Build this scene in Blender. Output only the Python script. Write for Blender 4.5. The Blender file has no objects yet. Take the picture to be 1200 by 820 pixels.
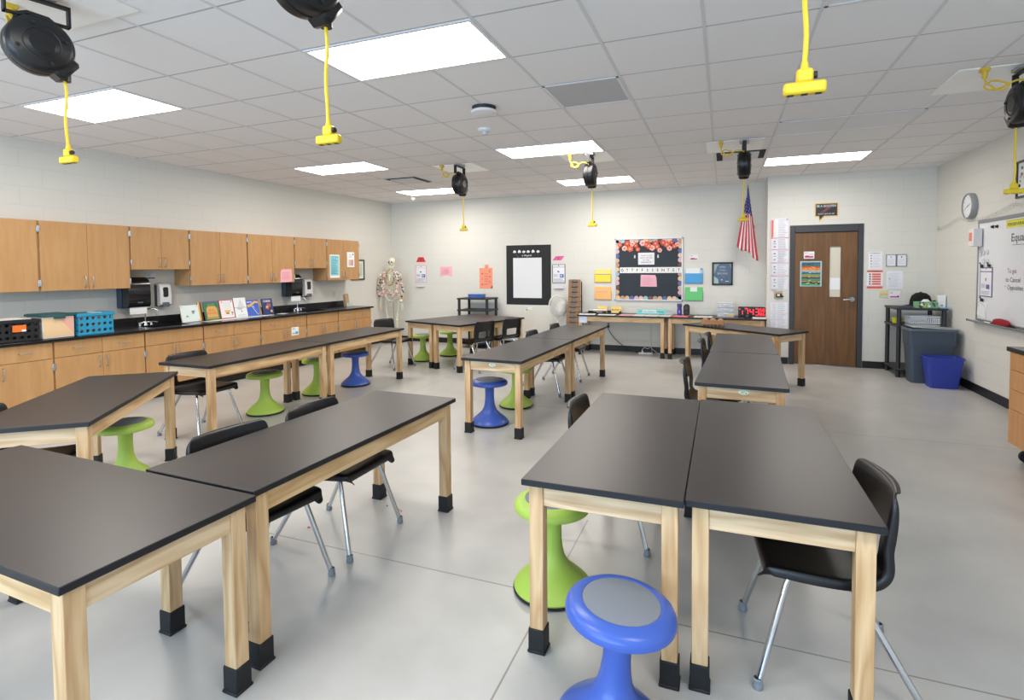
import bpy, bmesh, math, random
from mathutils import Matrix, Vector
random.seed(7)
PI = math.pi
scn = bpy.context.scene
COL = scn.collection
H = 2.94            # ceiling height
TH = 0.7074         # lab table height
YB, YD, XR = 9.716, 9.242, 2.847   # back wall, door wall, right wall
XBUMP = 0.641
LW0 = Vector((-7.0, 3.0, 0.0))
_lu = Vector((.32, 6.72, 0.0)).normalized()
LU = _lu
LN = Vector((_lu.y, -_lu.x, 0.0))
LROT = math.atan2(LU.y, LU.x)

# ---------------------------------------------------------------- materials
def lin(c):
    r = []
    for v in c:
        v = v / 255.0
        r.append(v / 12.92 if v <= .04045 else ((v + .055) / 1.055) ** 2.4)
    return (r[0], r[1], r[2], 1.0)
MATS = {}
def _new(name):
    m = bpy.data.materials.new(name); m.use_nodes = True
    return m, m.node_tree, m.node_tree.nodes['Principled BSDF']
def mat(c, rough=.6, metal=0.0, name=None, var=0.0, vscale=20, bump=0.0, bscale=60, spec=.5, coat=0.0, alpha=1.0, trans=0.0):
    key = (tuple(c), rough, metal, name, var, bump, alpha, trans)
    if key in MATS: return MATS[key]
    m, nt, b = _new(name or 'paint_%d_%d_%d' % tuple(c))
    b.inputs['Base Color'].default_value = lin(c)
    b.inputs['Roughness'].default_value = rough
    b.inputs['Metallic'].default_value = metal
    b.inputs['Specular IOR Level'].default_value = spec
    if coat: b.inputs['Coat Weight'].default_value = coat
    if alpha < 1: b.inputs['Alpha'].default_value = alpha
    if trans: b.inputs['Transmission Weight'].default_value = trans
    if var or bump:
        tc = nt.nodes.new('ShaderNodeTexCoord')
        if var:
            n = nt.nodes.new('ShaderNodeTexNoise'); n.inputs['Scale'].default_value = vscale; n.inputs['Detail'].default_value = 4
            nt.links.new(tc.outputs['Object'], n.inputs['Vector'])
            mx = nt.nodes.new('ShaderNodeMix'); mx.data_type = 'RGBA'
            l = lin(c)
            mx.inputs[6].default_value = (l[0]*(1-var), l[1]*(1-var), l[2]*(1-var), 1)
            mx.inputs[7].default_value = (min(1, l[0]*(1+var)), min(1, l[1]*(1+var)), min(1, l[2]*(1+var)), 1)
            nt.links.new(n.outputs['Fac'], mx.inputs[0]); nt.links.new(mx.outputs[2], b.inputs['Base Color'])
        if bump:
            n2 = nt.nodes.new('ShaderNodeTexNoise'); n2.inputs['Scale'].default_value = bscale; n2.inputs['Detail'].default_value = 3
            nt.links.new(tc.outputs['Object'], n2.inputs['Vector'])
            bp = nt.nodes.new('ShaderNodeBump'); bp.inputs['Strength'].default_value = bump; bp.inputs['Distance'].default_value = .01
            nt.links.new(n2.outputs['Fac'], bp.inputs['Height']); nt.links.new(bp.outputs['Normal'], b.inputs['Normal'])
    MATS[key] = m
    return m
def emit(c, s, name):
    m = bpy.data.materials.new(name); m.use_nodes = True
    nt = m.node_tree; nt.nodes.clear()
    o = nt.nodes.new('ShaderNodeOutputMaterial'); e = nt.nodes.new('ShaderNodeEmission')
    e.inputs['Color'].default_value = lin(c); e.inputs['Strength'].default_value = s
    nt.links.new(e.outputs[0], o.inputs[0]); return m
def wood(name, c1, c2, axis, rough=.5, fine=70, along=2.2, mixw=.55, wave=9.0):
    m, nt, b = _new(name)
    tc = nt.nodes.new('ShaderNodeTexCoord'); oi = nt.nodes.new('ShaderNodeObjectInfo')
    ad = nt.nodes.new('ShaderNodeVectorMath'); ad.operation = 'ADD'
    sc = nt.nodes.new('ShaderNodeVectorMath'); sc.operation = 'SCALE'; sc.inputs['Scale'].default_value = 9.0
    cb = nt.nodes.new('ShaderNodeCombineXYZ')
    for i in range(3): nt.links.new(oi.outputs['Random'], cb.inputs[i])
    nt.links.new(cb.outputs[0], sc.inputs[0])
    nt.links.new(tc.outputs['Object'], ad.inputs[0]); nt.links.new(sc.outputs[0], ad.inputs[1])
    mp = nt.nodes.new('ShaderNodeMapping')
    s = [fine] * 3; s['xyz'.index(axis)] = along; mp.inputs['Scale'].default_value = s
    nt.links.new(ad.outputs[0], mp.inputs['Vector'])
    n = nt.nodes.new('ShaderNodeTexNoise'); n.inputs['Scale'].default_value = 1.0; n.inputs['Detail'].default_value = 5; n.inputs['Distortion'].default_value = .6
    nt.links.new(mp.outputs[0], n.inputs['Vector'])
    mp2 = nt.nodes.new('ShaderNodeMapping'); s2 = [wave] * 3; s2['xyz'.index(axis)] = wave * .12; mp2.inputs['Scale'].default_value = s2
    nt.links.new(ad.outputs[0], mp2.inputs['Vector'])
    w = nt.nodes.new('ShaderNodeTexNoise'); w.inputs['Scale'].default_value = 1.2; w.inputs['Detail'].default_value = 2
    nt.links.new(mp2.outputs[0], w.inputs['Vector'])
    fr = nt.nodes.new('ShaderNodeMath'); fr.operation = 'MULTIPLY'; fr.inputs[1].default_value = 9.0
    nt.links.new(w.outputs['Fac'], fr.inputs[0])
    sn = nt.nodes.new('ShaderNodeMath'); sn.operation = 'PINGPONG'; sn.inputs[1].default_value = 1.0
    nt.links.new(fr.outputs[0], sn.inputs[0])
    mi = nt.nodes.new('ShaderNodeMix'); mi.data_type = 'FLOAT'; mi.inputs[0].default_value = mixw
    nt.links.new(sn.outputs[0], mi.inputs[2]); nt.links.new(n.outputs['Fac'], mi.inputs[3])
    rp = nt.nodes.new('ShaderNodeValToRGB')
    rp.color_ramp.elements[0].position = .25; rp.color_ramp.elements[0].color = lin(c1)
    rp.color_ramp.elements[1].position = .7; rp.color_ramp.elements[1].color = lin(c2)
    nt.links.new(mi.outputs[0], rp.inputs['Fac']); nt.links.new(rp.outputs[0], b.inputs['Base Color'])
    b.inputs['Roughness'].default_value = rough
    return m
WX = wood('ash_wood_lengthwise', (188, 153, 112), (220, 194, 158), 'x')
WY = wood('ash_wood_deep', (188, 150, 104), (218, 186, 142), 'y')
WZ = wood('ash_wood_upright', (184, 145, 101), (214, 182, 140), 'z')
MAPLE = wood('maple_laminate', (176, 131, 83), (190, 146, 98), 'z', rough=.42, fine=26, along=3, mixw=.85, wave=3)
MAPLE_DK = wood('maple_laminate_cart', (190, 134, 84), (206, 152, 100), 'z', rough=.45, fine=26, along=3, mixw=.85, wave=3)
DOORWOOD = wood('walnut_door_veneer', (98, 66, 34), (116, 81, 44), 'z', rough=.45, fine=40, along=1.2, mixw=.6, wave=5)
TOP = mat((44, 40, 40), .36, name='black_laminate_top_sheen', var=.06, vscale=6, spec=.5)  # same black as the edge, lightened to carry the ceiling's reflection
EDGE = mat((11, 13, 20), .5, name='black_laminate_edge')
RUBBER = mat((14, 16, 20), .6, name='black_rubber')
BLACKP = mat((13, 14, 18), .36, name='black_plastic', bump=.04, bscale=300)
BLACKM = mat((26, 26, 28), .5, name='matte_black')
CHROME = mat((205, 208, 214), .16, 1.0, name='chrome_steel')
STEEL = mat((178, 180, 184), .32, 1.0, name='brushed_steel')
GLIDE = mat((120, 128, 136), .4, name='grey_nylon_glide')
GREEN = mat((164, 194, 84), .42, name='green_plastic', spec=.4)
BLUE = mat((64, 94, 178), .3, name='blue_plastic', spec=.4)
PAD = mat((118, 124, 134), .75, name='grey_foam_pad', bump=.05, bscale=200)
PADK = mat((70, 66, 64), .75, name='dark_foam_pad', bump=.05, bscale=200)
YELLOW = mat((226, 194, 38), .45, name='yellow_rubber')
WHITE = mat((236, 236, 236), .55, name='white_paper')
WHITEP = mat((228, 228, 230), .4, name='white_plastic')
EPOXY = mat((24, 24, 27), .22, name='black_epoxy_resin', var=.1)
CHAR = mat((58, 60, 64), .45, name='charcoal_frame_paint')

# ---------------------------------------------------------------- mesh builder
_txt = {}
def text_geo(s):
    if s not in _txt:
        cu = bpy.data.curves.new('t', 'FONT'); cu.body = s; cu.size = 1; cu.resolution_u = 2; cu.offset = .012
        cu.align_x = 'CENTER'; cu.align_y = 'CENTER'
        ob = bpy.data.objects.new('t', cu); COL.objects.link(ob)
        dg = bpy.context.evaluated_depsgraph_get(); dg.update()
        me = ob.evaluated_get(dg).to_mesh()
        vs = [v.co.copy() for v in me.vertices]; fs = [tuple(p.vertices) for p in me.polygons]
        ob.evaluated_get(dg).to_mesh_clear()
        bpy.data.objects.remove(ob); bpy.data.curves.remove(cu)
        xs = [v.x for v in vs] or [0, 1]; ys = [v.y for v in vs] or [0, 1]
        cx, cy = (min(xs)+max(xs))/2, (min(ys)+max(ys))/2
        _txt[s] = ([(v.x-cx, v.y-cy) for v in vs], fs, max(xs)-min(xs), max(ys)-min(ys))
    return _txt[s]
class M:
    def __init__(s): s.v = []; s.f = []; s.m = []; s.mats = []
    def mi(s, m):
        if m not in s.mats: s.mats.append(m)
        return s.mats.index(m)
    def add(s, vs, fs, m, T=None):
        o = len(s.v); k = s.mi(m)
        for v in vs:
            v = Vector(v); s.v.append(T @ v if T is not None else v)
        for f in fs: s.f.append(tuple(i+o for i in f)); s.m.append(k)
        return s
    def box(s, x0, x1, y0, y1, z0, z1, m, b=0.0, T=None):
        c = ((x0+x1)/2, (y0+y1)/2, (z0+z1)/2); h = (abs(x1-x0)/2, abs(y1-y0)/2, abs(z1-z0)/2)
        b = min(b, .45*min(h)*2)
        if b <= 0:
            vs = [(c[0]+sx*h[0], c[1]+sy*h[1], c[2]+sz*h[2]) for sx in (-1, 1) for sy in (-1, 1) for sz in (-1, 1)]
            fs = [(0, 1, 3, 2), (4, 6, 7, 5), (0, 4, 5, 1), (2, 3, 7, 6), (0, 2, 6, 4), (1, 5, 7, 3)]
            return s.add(vs, fs, m, T)
        idx = {}; vs = []
        for sx in (-1, 1):
            for sy in (-1, 1):
                for sz in (-1, 1):
                    for a in range(3):
                        p = [c[i] + (sx, sy, sz)[i]*(h[i] - (0 if i == a else b)) for i in range(3)]
                        idx[(sx, sy, sz, a)] = len(vs); vs.append(tuple(p))
        fs = []
        for a in range(3):
            u, w = (a+1) % 3, (a+2) % 3
            for sg in (-1, 1):
                q = []
                for su, sw in ((-1, -1), (1, -1), (1, 1), (-1, 1)):
                    k = [0, 0, 0]; k[a] = sg; k[u] = su; k[w] = sw; q.append(idx[(*k, a)])
                fs.append(tuple(q) if sg > 0 else tuple(q[::-1]))
            for su in (-1, 1):
                for sw in (-1, 1):
                    k0 = [0, 0, 0]; k0[u] = su; k0[w] = sw; k1 = list(k0); k0[a] = -1; k1[a] = 1
                    q = [idx[(*k0, u)], idx[(*k1, u)], idx[(*k1, w)], idx[(*k0, w)]]
                    fs.append(tuple(q) if su*sw < 0 else tuple(q[::-1]))
        for sx in (-1, 1):
            for sy in (-1, 1):
                for sz in (-1, 1):
                    q = [idx[(sx, sy, sz, a)] for a in range(3)]
                    fs.append(tuple(q) if sx*sy*sz > 0 else tuple(q[::-1]))
        return s.add(vs, fs, m, T)
    def lathe(s, prof, m, seg=32, c=(0, 0, 0), T=None, a0=0, a1=2*PI):
        full = abs(a1-a0-2*PI) < 1e-6; n = seg if full else seg+1
        vs = []; fs = []; ring = []
        for r, z in prof:
            if r < 1e-6: ring.append([len(vs)]); vs.append((c[0], c[1], c[2]+z))
            else:
                ring.append(list(range(len(vs), len(vs)+n)))
                for i in range(n):
                    a = a0+(a1-a0)*i/seg; vs.append((c[0]+r*math.cos(a), c[1]+r*math.sin(a), c[2]+z))
        for A, B in zip(ring, ring[1:]):
            for i in range(seg):
                j = (i+1) % n
                if len(A) == 1 and len(B) == 1: continue
                if len(A) == 1: fs.append((A[0], B[j], B[i]))
                elif len(B) == 1: fs.append((A[i], A[j], B[0]))
                else: fs.append((A[i], A[j], B[j], B[i]))
        return s.add(vs, fs, m, T)
    def cyl(s, p0, p1, r0, m, r1=None, seg=16, T=None):
        p0, p1 = Vector(p0), Vector(p1); r1 = r0 if r1 is None else r1
        d = p1-p0; q = d.to_track_quat('Z', 'Y').to_matrix().to_4x4(); q.translation = p0
        if T is not None: q = T @ q
        L = d.length
        return s.lathe([(0, 0), (r0, 0), (r1, L), (0, L)], m, seg, T=q)
    def tube(s, path, r, m, seg=8, T=None, closed=False):
        P = [Vector(p) for p in path]; n = len(P); rs = r if isinstance(r, (list, tuple)) else [r]*n
        vs = []; fs = []; up = None
        for i in range(n):
            if closed: t = (P[(i+1) % n]-P[i-1]).normalized()
            else: t = ((P[i+1]-P[i]) if i == 0 else (P[i]-P[i-1]) if i == n-1 else (P[i+1]-P[i-1])).normalized()
            if up is None:
                up = Vector((0, 0, 1)) if abs(t.z) < .9 else Vector((1, 0, 0))
            a = t.cross(up).normalized(); up = a.cross(t).normalized()
            for k in range(seg):
                th = 2*PI*k/seg; vs.append(P[i]+rs[i]*(math.cos(th)*a+math.sin(th)*up))
        for i in range(n if closed else n-1):
            j = (i+1) % n
            for k in range(seg):
                l = (k+1) % seg; fs.append((i*seg+k, i*seg+l, j*seg+l, j*seg+k))
        if not closed:
            fs.append(tuple(range(seg))[::-1]); fs.append(tuple((n-1)*seg+k for k in range(seg)))
        return s.add(vs, fs, m, T)
    def ball(s, c, r, m, seg=16, T=None):
        r = r if isinstance(r, (list, tuple)) else (r, r, r)
        k = max(6, seg//2); prof = [(math.sin(PI*i/k), -math.cos(PI*i/k)) for i in range(k+1)]
        prof[0] = (0, -1); prof[-1] = (0, 1)
        Q = Matrix.Translation(c) @ Matrix.Diagonal((*r, 1))
        return s.lathe(prof, m, seg, T=(T @ Q if T is not None else Q))
    def poly(s, pts, y0, y1, m, T=None):      # prism of an x,z outline between y0 and y1
        n = len(pts)
        vs = [(x, y0, z) for x, z in pts]+[(x, y1, z) for x, z in pts]
        fs = [tuple(range(n)), tuple(range(2*n-1, n-1, -1))]+[(i, i+n, (i+1) % n+n, (i+1) % n) for i in range(n)]
        return s.add(vs, fs, m, T)
    def polyz(s, pts, z0, z1, m, T=None):     # prism of an x,y outline between z0 and z1
        n = len(pts)
        vs = [(x, y, z0) for x, y in pts]+[(x, y, z1) for x, y in pts]
        fs = [tuple(range(n))[::-1], tuple(range(n, 2*n))]+[(i, (i+1) % n, (i+1) % n+n, i+n) for i in range(n)]
        return s.add(vs, fs, m, T)
    def text(s, body, cx, cz, h, y, m, w=None, T=None):   # lettering facing -y; h = letter height
        vs, fs, tw, thh = text_geo(body)
        if not vs: return s
        k = h/.72; kx = k
        if w is not None: kx = min(k*1.25, w/max(tw, 1e-6)) if tw*k > w or True else k
        if w is None: kx = k
        return s.add([(cx+x*kx, y, cz+z*k) for x, z in vs], fs, m, T)
    def plate(s, w, h, nx, ny, r, t, m, T=None, seg=12, sq=False, rx=None):  # plate in x,z with nx*ny round holes, thickness t in y
        cw, ch = w/nx, h/ny; rx = rx or r
        for i in range(nx):
            for j in range(ny):
                cx, cz = -w/2+cw*(i+.5), ch*(j+.5); vs = []; fs = []
                for k in range(seg):
                    a = 2*PI*(k+.5)/seg; ca, sa = math.cos(a), math.sin(a)
                    q = max(abs(ca)/(cw/2), abs(sa)/(ch/2)); ox, oz = ca/q, sa/q
                    for y in (-t/2, t/2):
                        vs.append((cx+ox, y, cz+oz)); vs.append((cx+rx*ca, y, cz+r*sa))
                # corner points of the cell
                base = len(vs)
                for sx in (-1, 1):
                    for sz in (-1, 1):
                        for y in (-t/2, t/2): vs.append((cx+sx*cw/2, y, cz+sz*ch/2))
                for k in range(seg):
                    l = (k+1) % seg; a, b = 4*k, 4*l
                    fs += [(a, b, b+1, a+1), (a+2, a+3, b+3, b+2), (a+1, b+1, b+3, a+3)]
                    p, q = Vector(vs[a]), Vector(vs[b])
                    if abs(p.x-q.x) > 1e-6 and abs(p.z-q.z) > 1e-6:
                        sx = 1 if (p.x+q.x)/2 > cx else -1; sz = 1 if (p.z+q.z)/2 > cz else -1
                        ci = base+((sx > 0)*2+(sz > 0))*2
                        fs += [(a, b, ci), (a+2, ci+1, b+2)]
                s.add(vs, fs, m, T)
        return s
    def mesh(s, name, angle=38, recalc=True):
        me = bpy.data.meshes.new(name)
        me.from_pydata([tuple(v) for v in s.v], [], s.f)
        for m in s.mats: me.materials.append(m)
        me.polygons.foreach_set('material_index', s.m)
        me.update()
        if recalc:
            bm = bmesh.new(); bm.from_mesh(me); bmesh.ops.recalc_face_normals(bm, faces=bm.faces[:]); bm.to_mesh(me); bm.free()
        me.polygons.foreach_set('use_smooth', [True]*len(me.polygons))
        me.set_sharp_from_angle(angle=math.radians(angle))
        return me
    def build(s, name, parent=None, loc=None, rz=0.0, angle=38):
        o = bpy.data.objects.new(name, s.mesh(name, angle)); COL.objects.link(o)
        if parent is not None: o.parent = parent
        if loc is not None: o.location = loc
        if rz: o.rotation_euler = (0, 0, rz)
        return o
LABELS = set()
def tag(o, label, cat, group=None):
    o['label'] = label; o['category'] = cat
    if group: o['group'] = group
    return o
def thing(name, label, cat, loc=(0, 0, 0), rz=0.0, group=None):
    o = bpy.data.objects.new(name, None); COL.objects.link(o)
    o.empty_display_size = .05
    o.location = loc; o.rotation_euler = (0, 0, rz)
    return tag(o, label, cat, group)
def struct(o): o['kind'] = 'structure'; return o
def dup(root, loc, rz, label, group=None):
    def cp(o, parent):
        c = o.copy(); COL.objects.link(c); c.parent = parent
        for ch in list(o.children): cp(ch, c)
        return c
    kids = list(root.children)
    r = root.copy(); COL.objects.link(r); r.location = loc; r.rotation_euler = (0, 0, rz); r['label'] = label
    if group: r['group'] = group
    for ch in kids: cp(ch, r)
    return r
def rotm(rz, loc=(0, 0, 0)): return Matrix.Translation(loc) @ Matrix.Rotation(rz, 4, 'Z')
def wl(s, d, z):            # a point on / in front of the left wall
    p = LW0+LU*s+LN*d; return (p.x, p.y, z)
def wallspot(w, h, z, d=0.0):
    if w == 'B': return (h, YB-d, z), 0.0
    if w == 'D': return (h, YD-d, z), 0.0
    if w == 'R': return (XR-d, h, z), -PI/2
    if w == 'L': return wl(h, d, z), LROT
def rr(x0, x1, z0, z1, r, n=5):
    pts = []
    for cx, cz, a in ((x1-r, z1-r, 0), (x0+r, z1-r, 90), (x0+r, z0+r, 180), (x1-r, z0+r, 270)):
        for k in range(n+1):
            t = math.radians(a+90*k/n); pts.append((cx+r*math.cos(t), cz+r*math.sin(t)))
    return pts
# a flat item fixed to a wall: marks are given in fractions of the sheet (0,0 = lower left as seen)
def sheet(name, label, cat, w, h0, h1, z0, z1, base, marks=(), th=.0025, d=.0005, group=None, outline=None, tilt=0.0):
    ww, hh = abs(h1-h0), z1-z0
    b = M(); bm_ = base if not isinstance(base, tuple) else mat(base, .6)
    fx = lambda x: (x-.5)*ww
    fz = lambda z: (z-.5)*hh
    if outline: b.poly([(fx(x), fz(z)) for x, z in outline], -th, 0, bm_)
    else: b.box(-ww/2, ww/2, -th, 0, -hh/2, hh/2, bm_)
    y = -th
    for k in marks:
        y -= .0006
        if k[0] == 'r':
            mm = k[5] if not isinstance(k[5], tuple) else mat(k[5], .6)
            b.add([(fx(k[1]), y, fz(k[2])), (fx(k[3]), y, fz(k[2])), (fx(k[3]), y, fz(k[4])), (fx(k[1]), y, fz(k[4]))], [(0, 1, 2, 3)], mm)
        elif k[0] == 't':
            b.text(k[4], fx(k[1]), fz(k[2]), k[3]*hh, y, mat(k[5], .6), w=(k[6]*ww if len(k) > 6 else None))
        elif k[0] == 'c':
            n = 14; b.add([(fx(k[1])+k[3]*hh*math.cos(2*PI*i/n), y, fz(k[2])+k[3]*hh*math.sin(2*PI*i/n)) for i in range(n)], [tuple(range(n))], mat(k[4], .6))
        elif k[0] == 'p':
            b.add([(fx(x), y, fz(z)) for x, z in k[1]], [tuple(range(len(k[1])))], mat(k[2], .6))
    loc, rz = wallspot(w, (h0+h1)/2, (z0+z1)/2, d)
    o = b.build(name, None, loc, rz)
    if tilt: o.rotation_euler = Matrix.Rotation(rz, 4, 'Z').to_3x3().to_4x4().to_euler(); o.rotation_euler.rotate_axis('Y', tilt)
    return tag(o, label, cat, group)
def lines(x0, x1, z0, z1, n, c, ragged=.3, t=.35):
    r = []; dz = (z1-z0)/n
    for i in range(n):
        zz = z1-dz*(i+.5); r.append(('r', x0, zz-dz*t/2, x1-(x1-x0)*ragged*random.random(), zz+dz*t/2, c))
    return r
# ---------------------------------------------------------------- the room
GX, GY, G = -1.947, 3.048, .6096
def floor_mat():
    m, nt, b = _new('polished_concrete'); N = nt.nodes.new; L = nt.links.new
    tc = N('ShaderNodeTexCoord')
    n1 = N('ShaderNodeTexNoise'); n1.inputs['Scale'].default_value = .7; n1.inputs['Detail'].default_value = 6; n1.inputs['Roughness'].default_value = .6
    n2 = N('ShaderNodeTexNoise'); n2.inputs['Scale'].default_value = 3.2; n2.inputs['Detail'].default_value = 8; n2.inputs['Distortion'].default_value = .25
    n3 = N('ShaderNodeTexNoise'); n3.inputs['Scale'].default_value = 45; n3.inputs['Detail'].default_value = 3
    for n in (n1, n2, n3): L(tc.outputs['Object'], n.inputs['Vector'])
    a = N('ShaderNodeMath'); a.operation = 'MULTIPLY_ADD'; a.inputs[1].default_value = .5; L(n2.outputs['Fac'], a.inputs[0]); 
    c = N('ShaderNodeMath'); c.operation = 'MULTIPLY'; c.inputs[1].default_value = .5; L(n1.outputs['Fac'], c.inputs[0]); L(c.outputs[0], a.inputs[2])
    rp = N('ShaderNodeValToRGB'); rp.color_ramp.elements[0].position = .33; rp.color_ramp.elements[0].color = lin((170, 169, 167))
    rp.color_ramp.elements[1].position = .66; rp.color_ramp.elements[1].color = lin((189, 188, 185))
    L(a.outputs[0], rp.inputs['Fac'])
    # fine dark specks and wear
    sp = N('ShaderNodeMapRange'); sp.inputs['From Min'].default_value = .68; sp.inputs['From Max'].default_value = .78; L(n3.outputs['Fac'], sp.inputs['Value'])
    m1 = N('ShaderNodeMix'); m1.data_type = 'RGBA'; m1.inputs[7].default_value = lin((150, 146, 140)); L(rp.outputs[0], m1.inputs[6])
    s2 = N('ShaderNodeMath'); s2.operation = 'MULTIPLY'; s2.inputs[1].default_value = .35; L(sp.outputs[0], s2.inputs[0]); L(s2.outputs[0], m1.inputs[0])
    # sawn control joints
    sx = N('ShaderNodeSeparateXYZ'); L(tc.outputs['Object'], sx.inputs[0])
    mask = None
    for ax, v in ((1, 2.31), (1, 5.54), (1, -.93), (0, -.76), (0, -3.63)):
        d = N('ShaderNodeMath'); d.operation = 'SUBTRACT'; d.inputs[1].default_value = v; L(sx.outputs[ax], d.inputs[0])
        e = N('ShaderNodeMath'); e.operation = 'ABSOLUTE'; L(d.outputs[0], e.inputs[0])
        l = N('ShaderNodeMath'); l.operation = 'LESS_THAN'; l.inputs[1].default_value = .0038; L(e.outputs[0], l.inputs[0])
        if ax == 0 and v == -.76:          # this cut stops under the front tables
            e2 = N('ShaderNodeMath'); e2.operation = 'LESS_THAN'; e2.inputs[1].default_value = 3.1; L(sx.outputs[1], e2.inputs[0])
            e3 = N('ShaderNodeMath'); e3.operation = 'MULTIPLY'; L(l.outputs[0], e3.inputs[0]); L(e2.outputs[0], e3.inputs[1]); l = e3
        if mask is None: mask = l
        else:
            k = N('ShaderNodeMath'); k.operation = 'MAXIMUM'; L(mask.outputs[0], k.inputs[0]); L(l.outputs[0], k.inputs[1]); mask = k
    m2 = N('ShaderNodeMix'); m2.data_type = 'RGBA'; m2.inputs[7].default_value = lin((132, 127, 120)); L(m1.outputs[2], m2.inputs[6])
    L(mask.outputs[0], m2.inputs[0]); L(m2.outputs[2], b.inputs['Base Color'])
    rg = N('ShaderNodeMapRange'); rg.inputs['To Min'].default_value = .285; rg.inputs['To Max'].default_value = .35; L(n2.outputs['Fac'], rg.inputs['Value']); L(rg.outputs[0], b.inputs['Roughness'])
    b.inputs['Specular IOR Level'].default_value = .6
    bp = N('ShaderNodeBump'); bp.inputs['Strength'].default_value = .02; L(n2.outputs['Fac'], bp.inputs['Height']); L(bp.outputs[0], b.inputs['Normal'])
    return m
def block_mat(name, c):
    m, nt, b = _new(name); N = nt.nodes.new; L = nt.links.new
    tc = N('ShaderNodeTexCoord'); sx = N('ShaderNodeSeparateXYZ'); cb = N('ShaderNodeCombineXYZ')
    L(tc.outputs['Object'], sx.inputs[0]); L(sx.outputs[0], cb.inputs[0]); L(sx.outputs[2], cb.inputs[1])
    br = N('ShaderNodeTexBrick'); br.inputs['Scale'].default_value = 1; br.inputs['Brick Width'].default_value = .4064; br.inputs['Row Height'].default_value = .2032
    br.inputs['Mortar Size'].default_value = .004; br.inputs['Mortar Smooth'].default_value = .6
    l = lin(c); br.inputs['Color1'].default_value = l; br.inputs['Color2'].default_value = l
    br.inputs['Mortar'].default_value = (l[0]*.93, l[1]*.93, l[2]*.93, 1)
    L(cb.outputs[0], br.inputs['Vector']); L(br.outputs['Color'], b.inputs['Base Color'])
    b.inputs['Roughness'].default_value = .55
    n = N('ShaderNodeTexNoise'); n.inputs['Scale'].default_value = 120; L(tc.outputs['Object'], n.inputs['Vector'])
    iv = N('ShaderNodeMath'); iv.operation = 'MULTIPLY_ADD'; iv.inputs[1].default_value = -1.0; L(br.outputs['Fac'], iv.inputs[0])
    n4 = N('ShaderNodeMath'); n4.operation = 'MULTIPLY'; n4.inputs[1].default_value = .15; L(n.outputs['Fac'], n4.inputs[0]); L(n4.outputs[0], iv.inputs[2])
    bp = N('ShaderNodeBump'); bp.inputs['Strength'].default_value = .35; bp.inputs['Distance'].default_value = .004
    L(iv.outputs[0], bp.inputs['Height']); L(bp.outputs[0], b.inputs['Normal'])
    return m
WALLM = block_mat('painted_block_wall', (217, 215, 208))
CEILM = mat((238, 235, 235), .9, name='ceiling_tile', var=.035, vscale=150, bump=.25, bscale=260)
GRIDM = mat((214, 213, 215), .5, name='ceiling_grid_paint')
GRIDX = mat((176, 175, 178), .6, name='cross_tee_shadow_gap')  # cross bars darkened to stand for the shadow gaps between tiles
BASEM = mat((22, 23, 26), .45, name='black_vinyl_base')
YR = -3.6     # rear wall, behind the camera
struct(M().box(-8.2, 4.2, YR-.2, YB+.3, -.12, 0, floor_mat()).build('floor'))
struct(M().box(-8.2, 4.2, YR-.2, YB+.3, H, H+.1, CEILM).build('ceiling'))
# T-bar grid: thin bars just under the tiles, cross bars coloured as shadow gaps
g = M()
for k in range(-10, 10):
    x = GX+k*G
    if -7.2 < x < XR: g.box(x-.0095, x+.0095, YR, YB, H-.0035, H+.001, GRIDM)
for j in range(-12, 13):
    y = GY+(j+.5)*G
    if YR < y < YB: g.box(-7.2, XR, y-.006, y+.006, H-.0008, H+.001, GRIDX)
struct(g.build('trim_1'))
struct(M().box(-7.6, XBUMP+.1, 0, .12, 0, H, WALLM).build('wall_back', None, (0, YB, 0)))
dx0, dx1, dtop = .985, 1.925, 2.135
w = M(); w.box(XBUMP-.0, dx0, 0, .12, 0, H, WALLM); w.box(dx1, XR+.12, 0, .12, 0, H, WALLM); w.box(dx0, dx1, 0, .12, dtop, H, WALLM)
w.box(XBUMP, XBUMP+.12, .12, YB-YD, 0, H, WALLM)
struct(w.build('wall_front', None, (0, YD, 0)))
struct(M().box(-14, 4, 0, .12, 0, H, WALLM).build('wall_right', None, (XR, 0, 0), -PI/2))
p = wl(0, 0, 0)
struct(M().box(-7.2, 6.9, 0, .12, 0, H, WALLM).build('wall_left', None, p, LROT))
# rear wall with a window band, behind the camera
w = M(); w.box(-8, -5.5, -.12, 0, 0, H, WALLM); w.box(1.5, 4, -.12, 0, 0, H, WALLM); w.box(-5.5, 1.5, -.12, 0, 0, .95, WALLM); w.box(-5.5, 1.5, -.12, 0, 2.3, H, WALLM)
struct(w.build('wall_rear', None, (0, YR, 0)))
w = M()
for x in (-5.5, -3.75, -2.0, -.25, 1.44): w.box(x, x+.06, -.09, -.03, .95, 2.3, CHAR)
for z in (.95, 2.24): w.box(-5.5, 1.5, -.09, -.03, z, z+.06, CHAR)
struct(w.build('window_1', None, (0, YR, 0)))
# vinyl base
struct(M().box(-6.6, XBUMP, -.012, 0, 0, .105, BASEM, .003).build('baseboard_back', None, (0, YB, 0)))
w = M(); w.box(XBUMP, .955, -.012, 0, 0, .105, BASEM, .003); w.box(1.955, XR, -.012, 0, 0, .105, BASEM, .003)
struct(w.build('baseboard_front', None, (0, YD, 0)))
struct(M().box(-YD, -2.4, -.012, 0, 0, .105, BASEM, .003).build('baseboard_right', None, (XR, 0, 0), -PI/2))
struct(M().box(5.3, 6.72, -.012, 0, 0, .105, BASEM, .003).build('baseboard_left', None, p, LROT))
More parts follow.
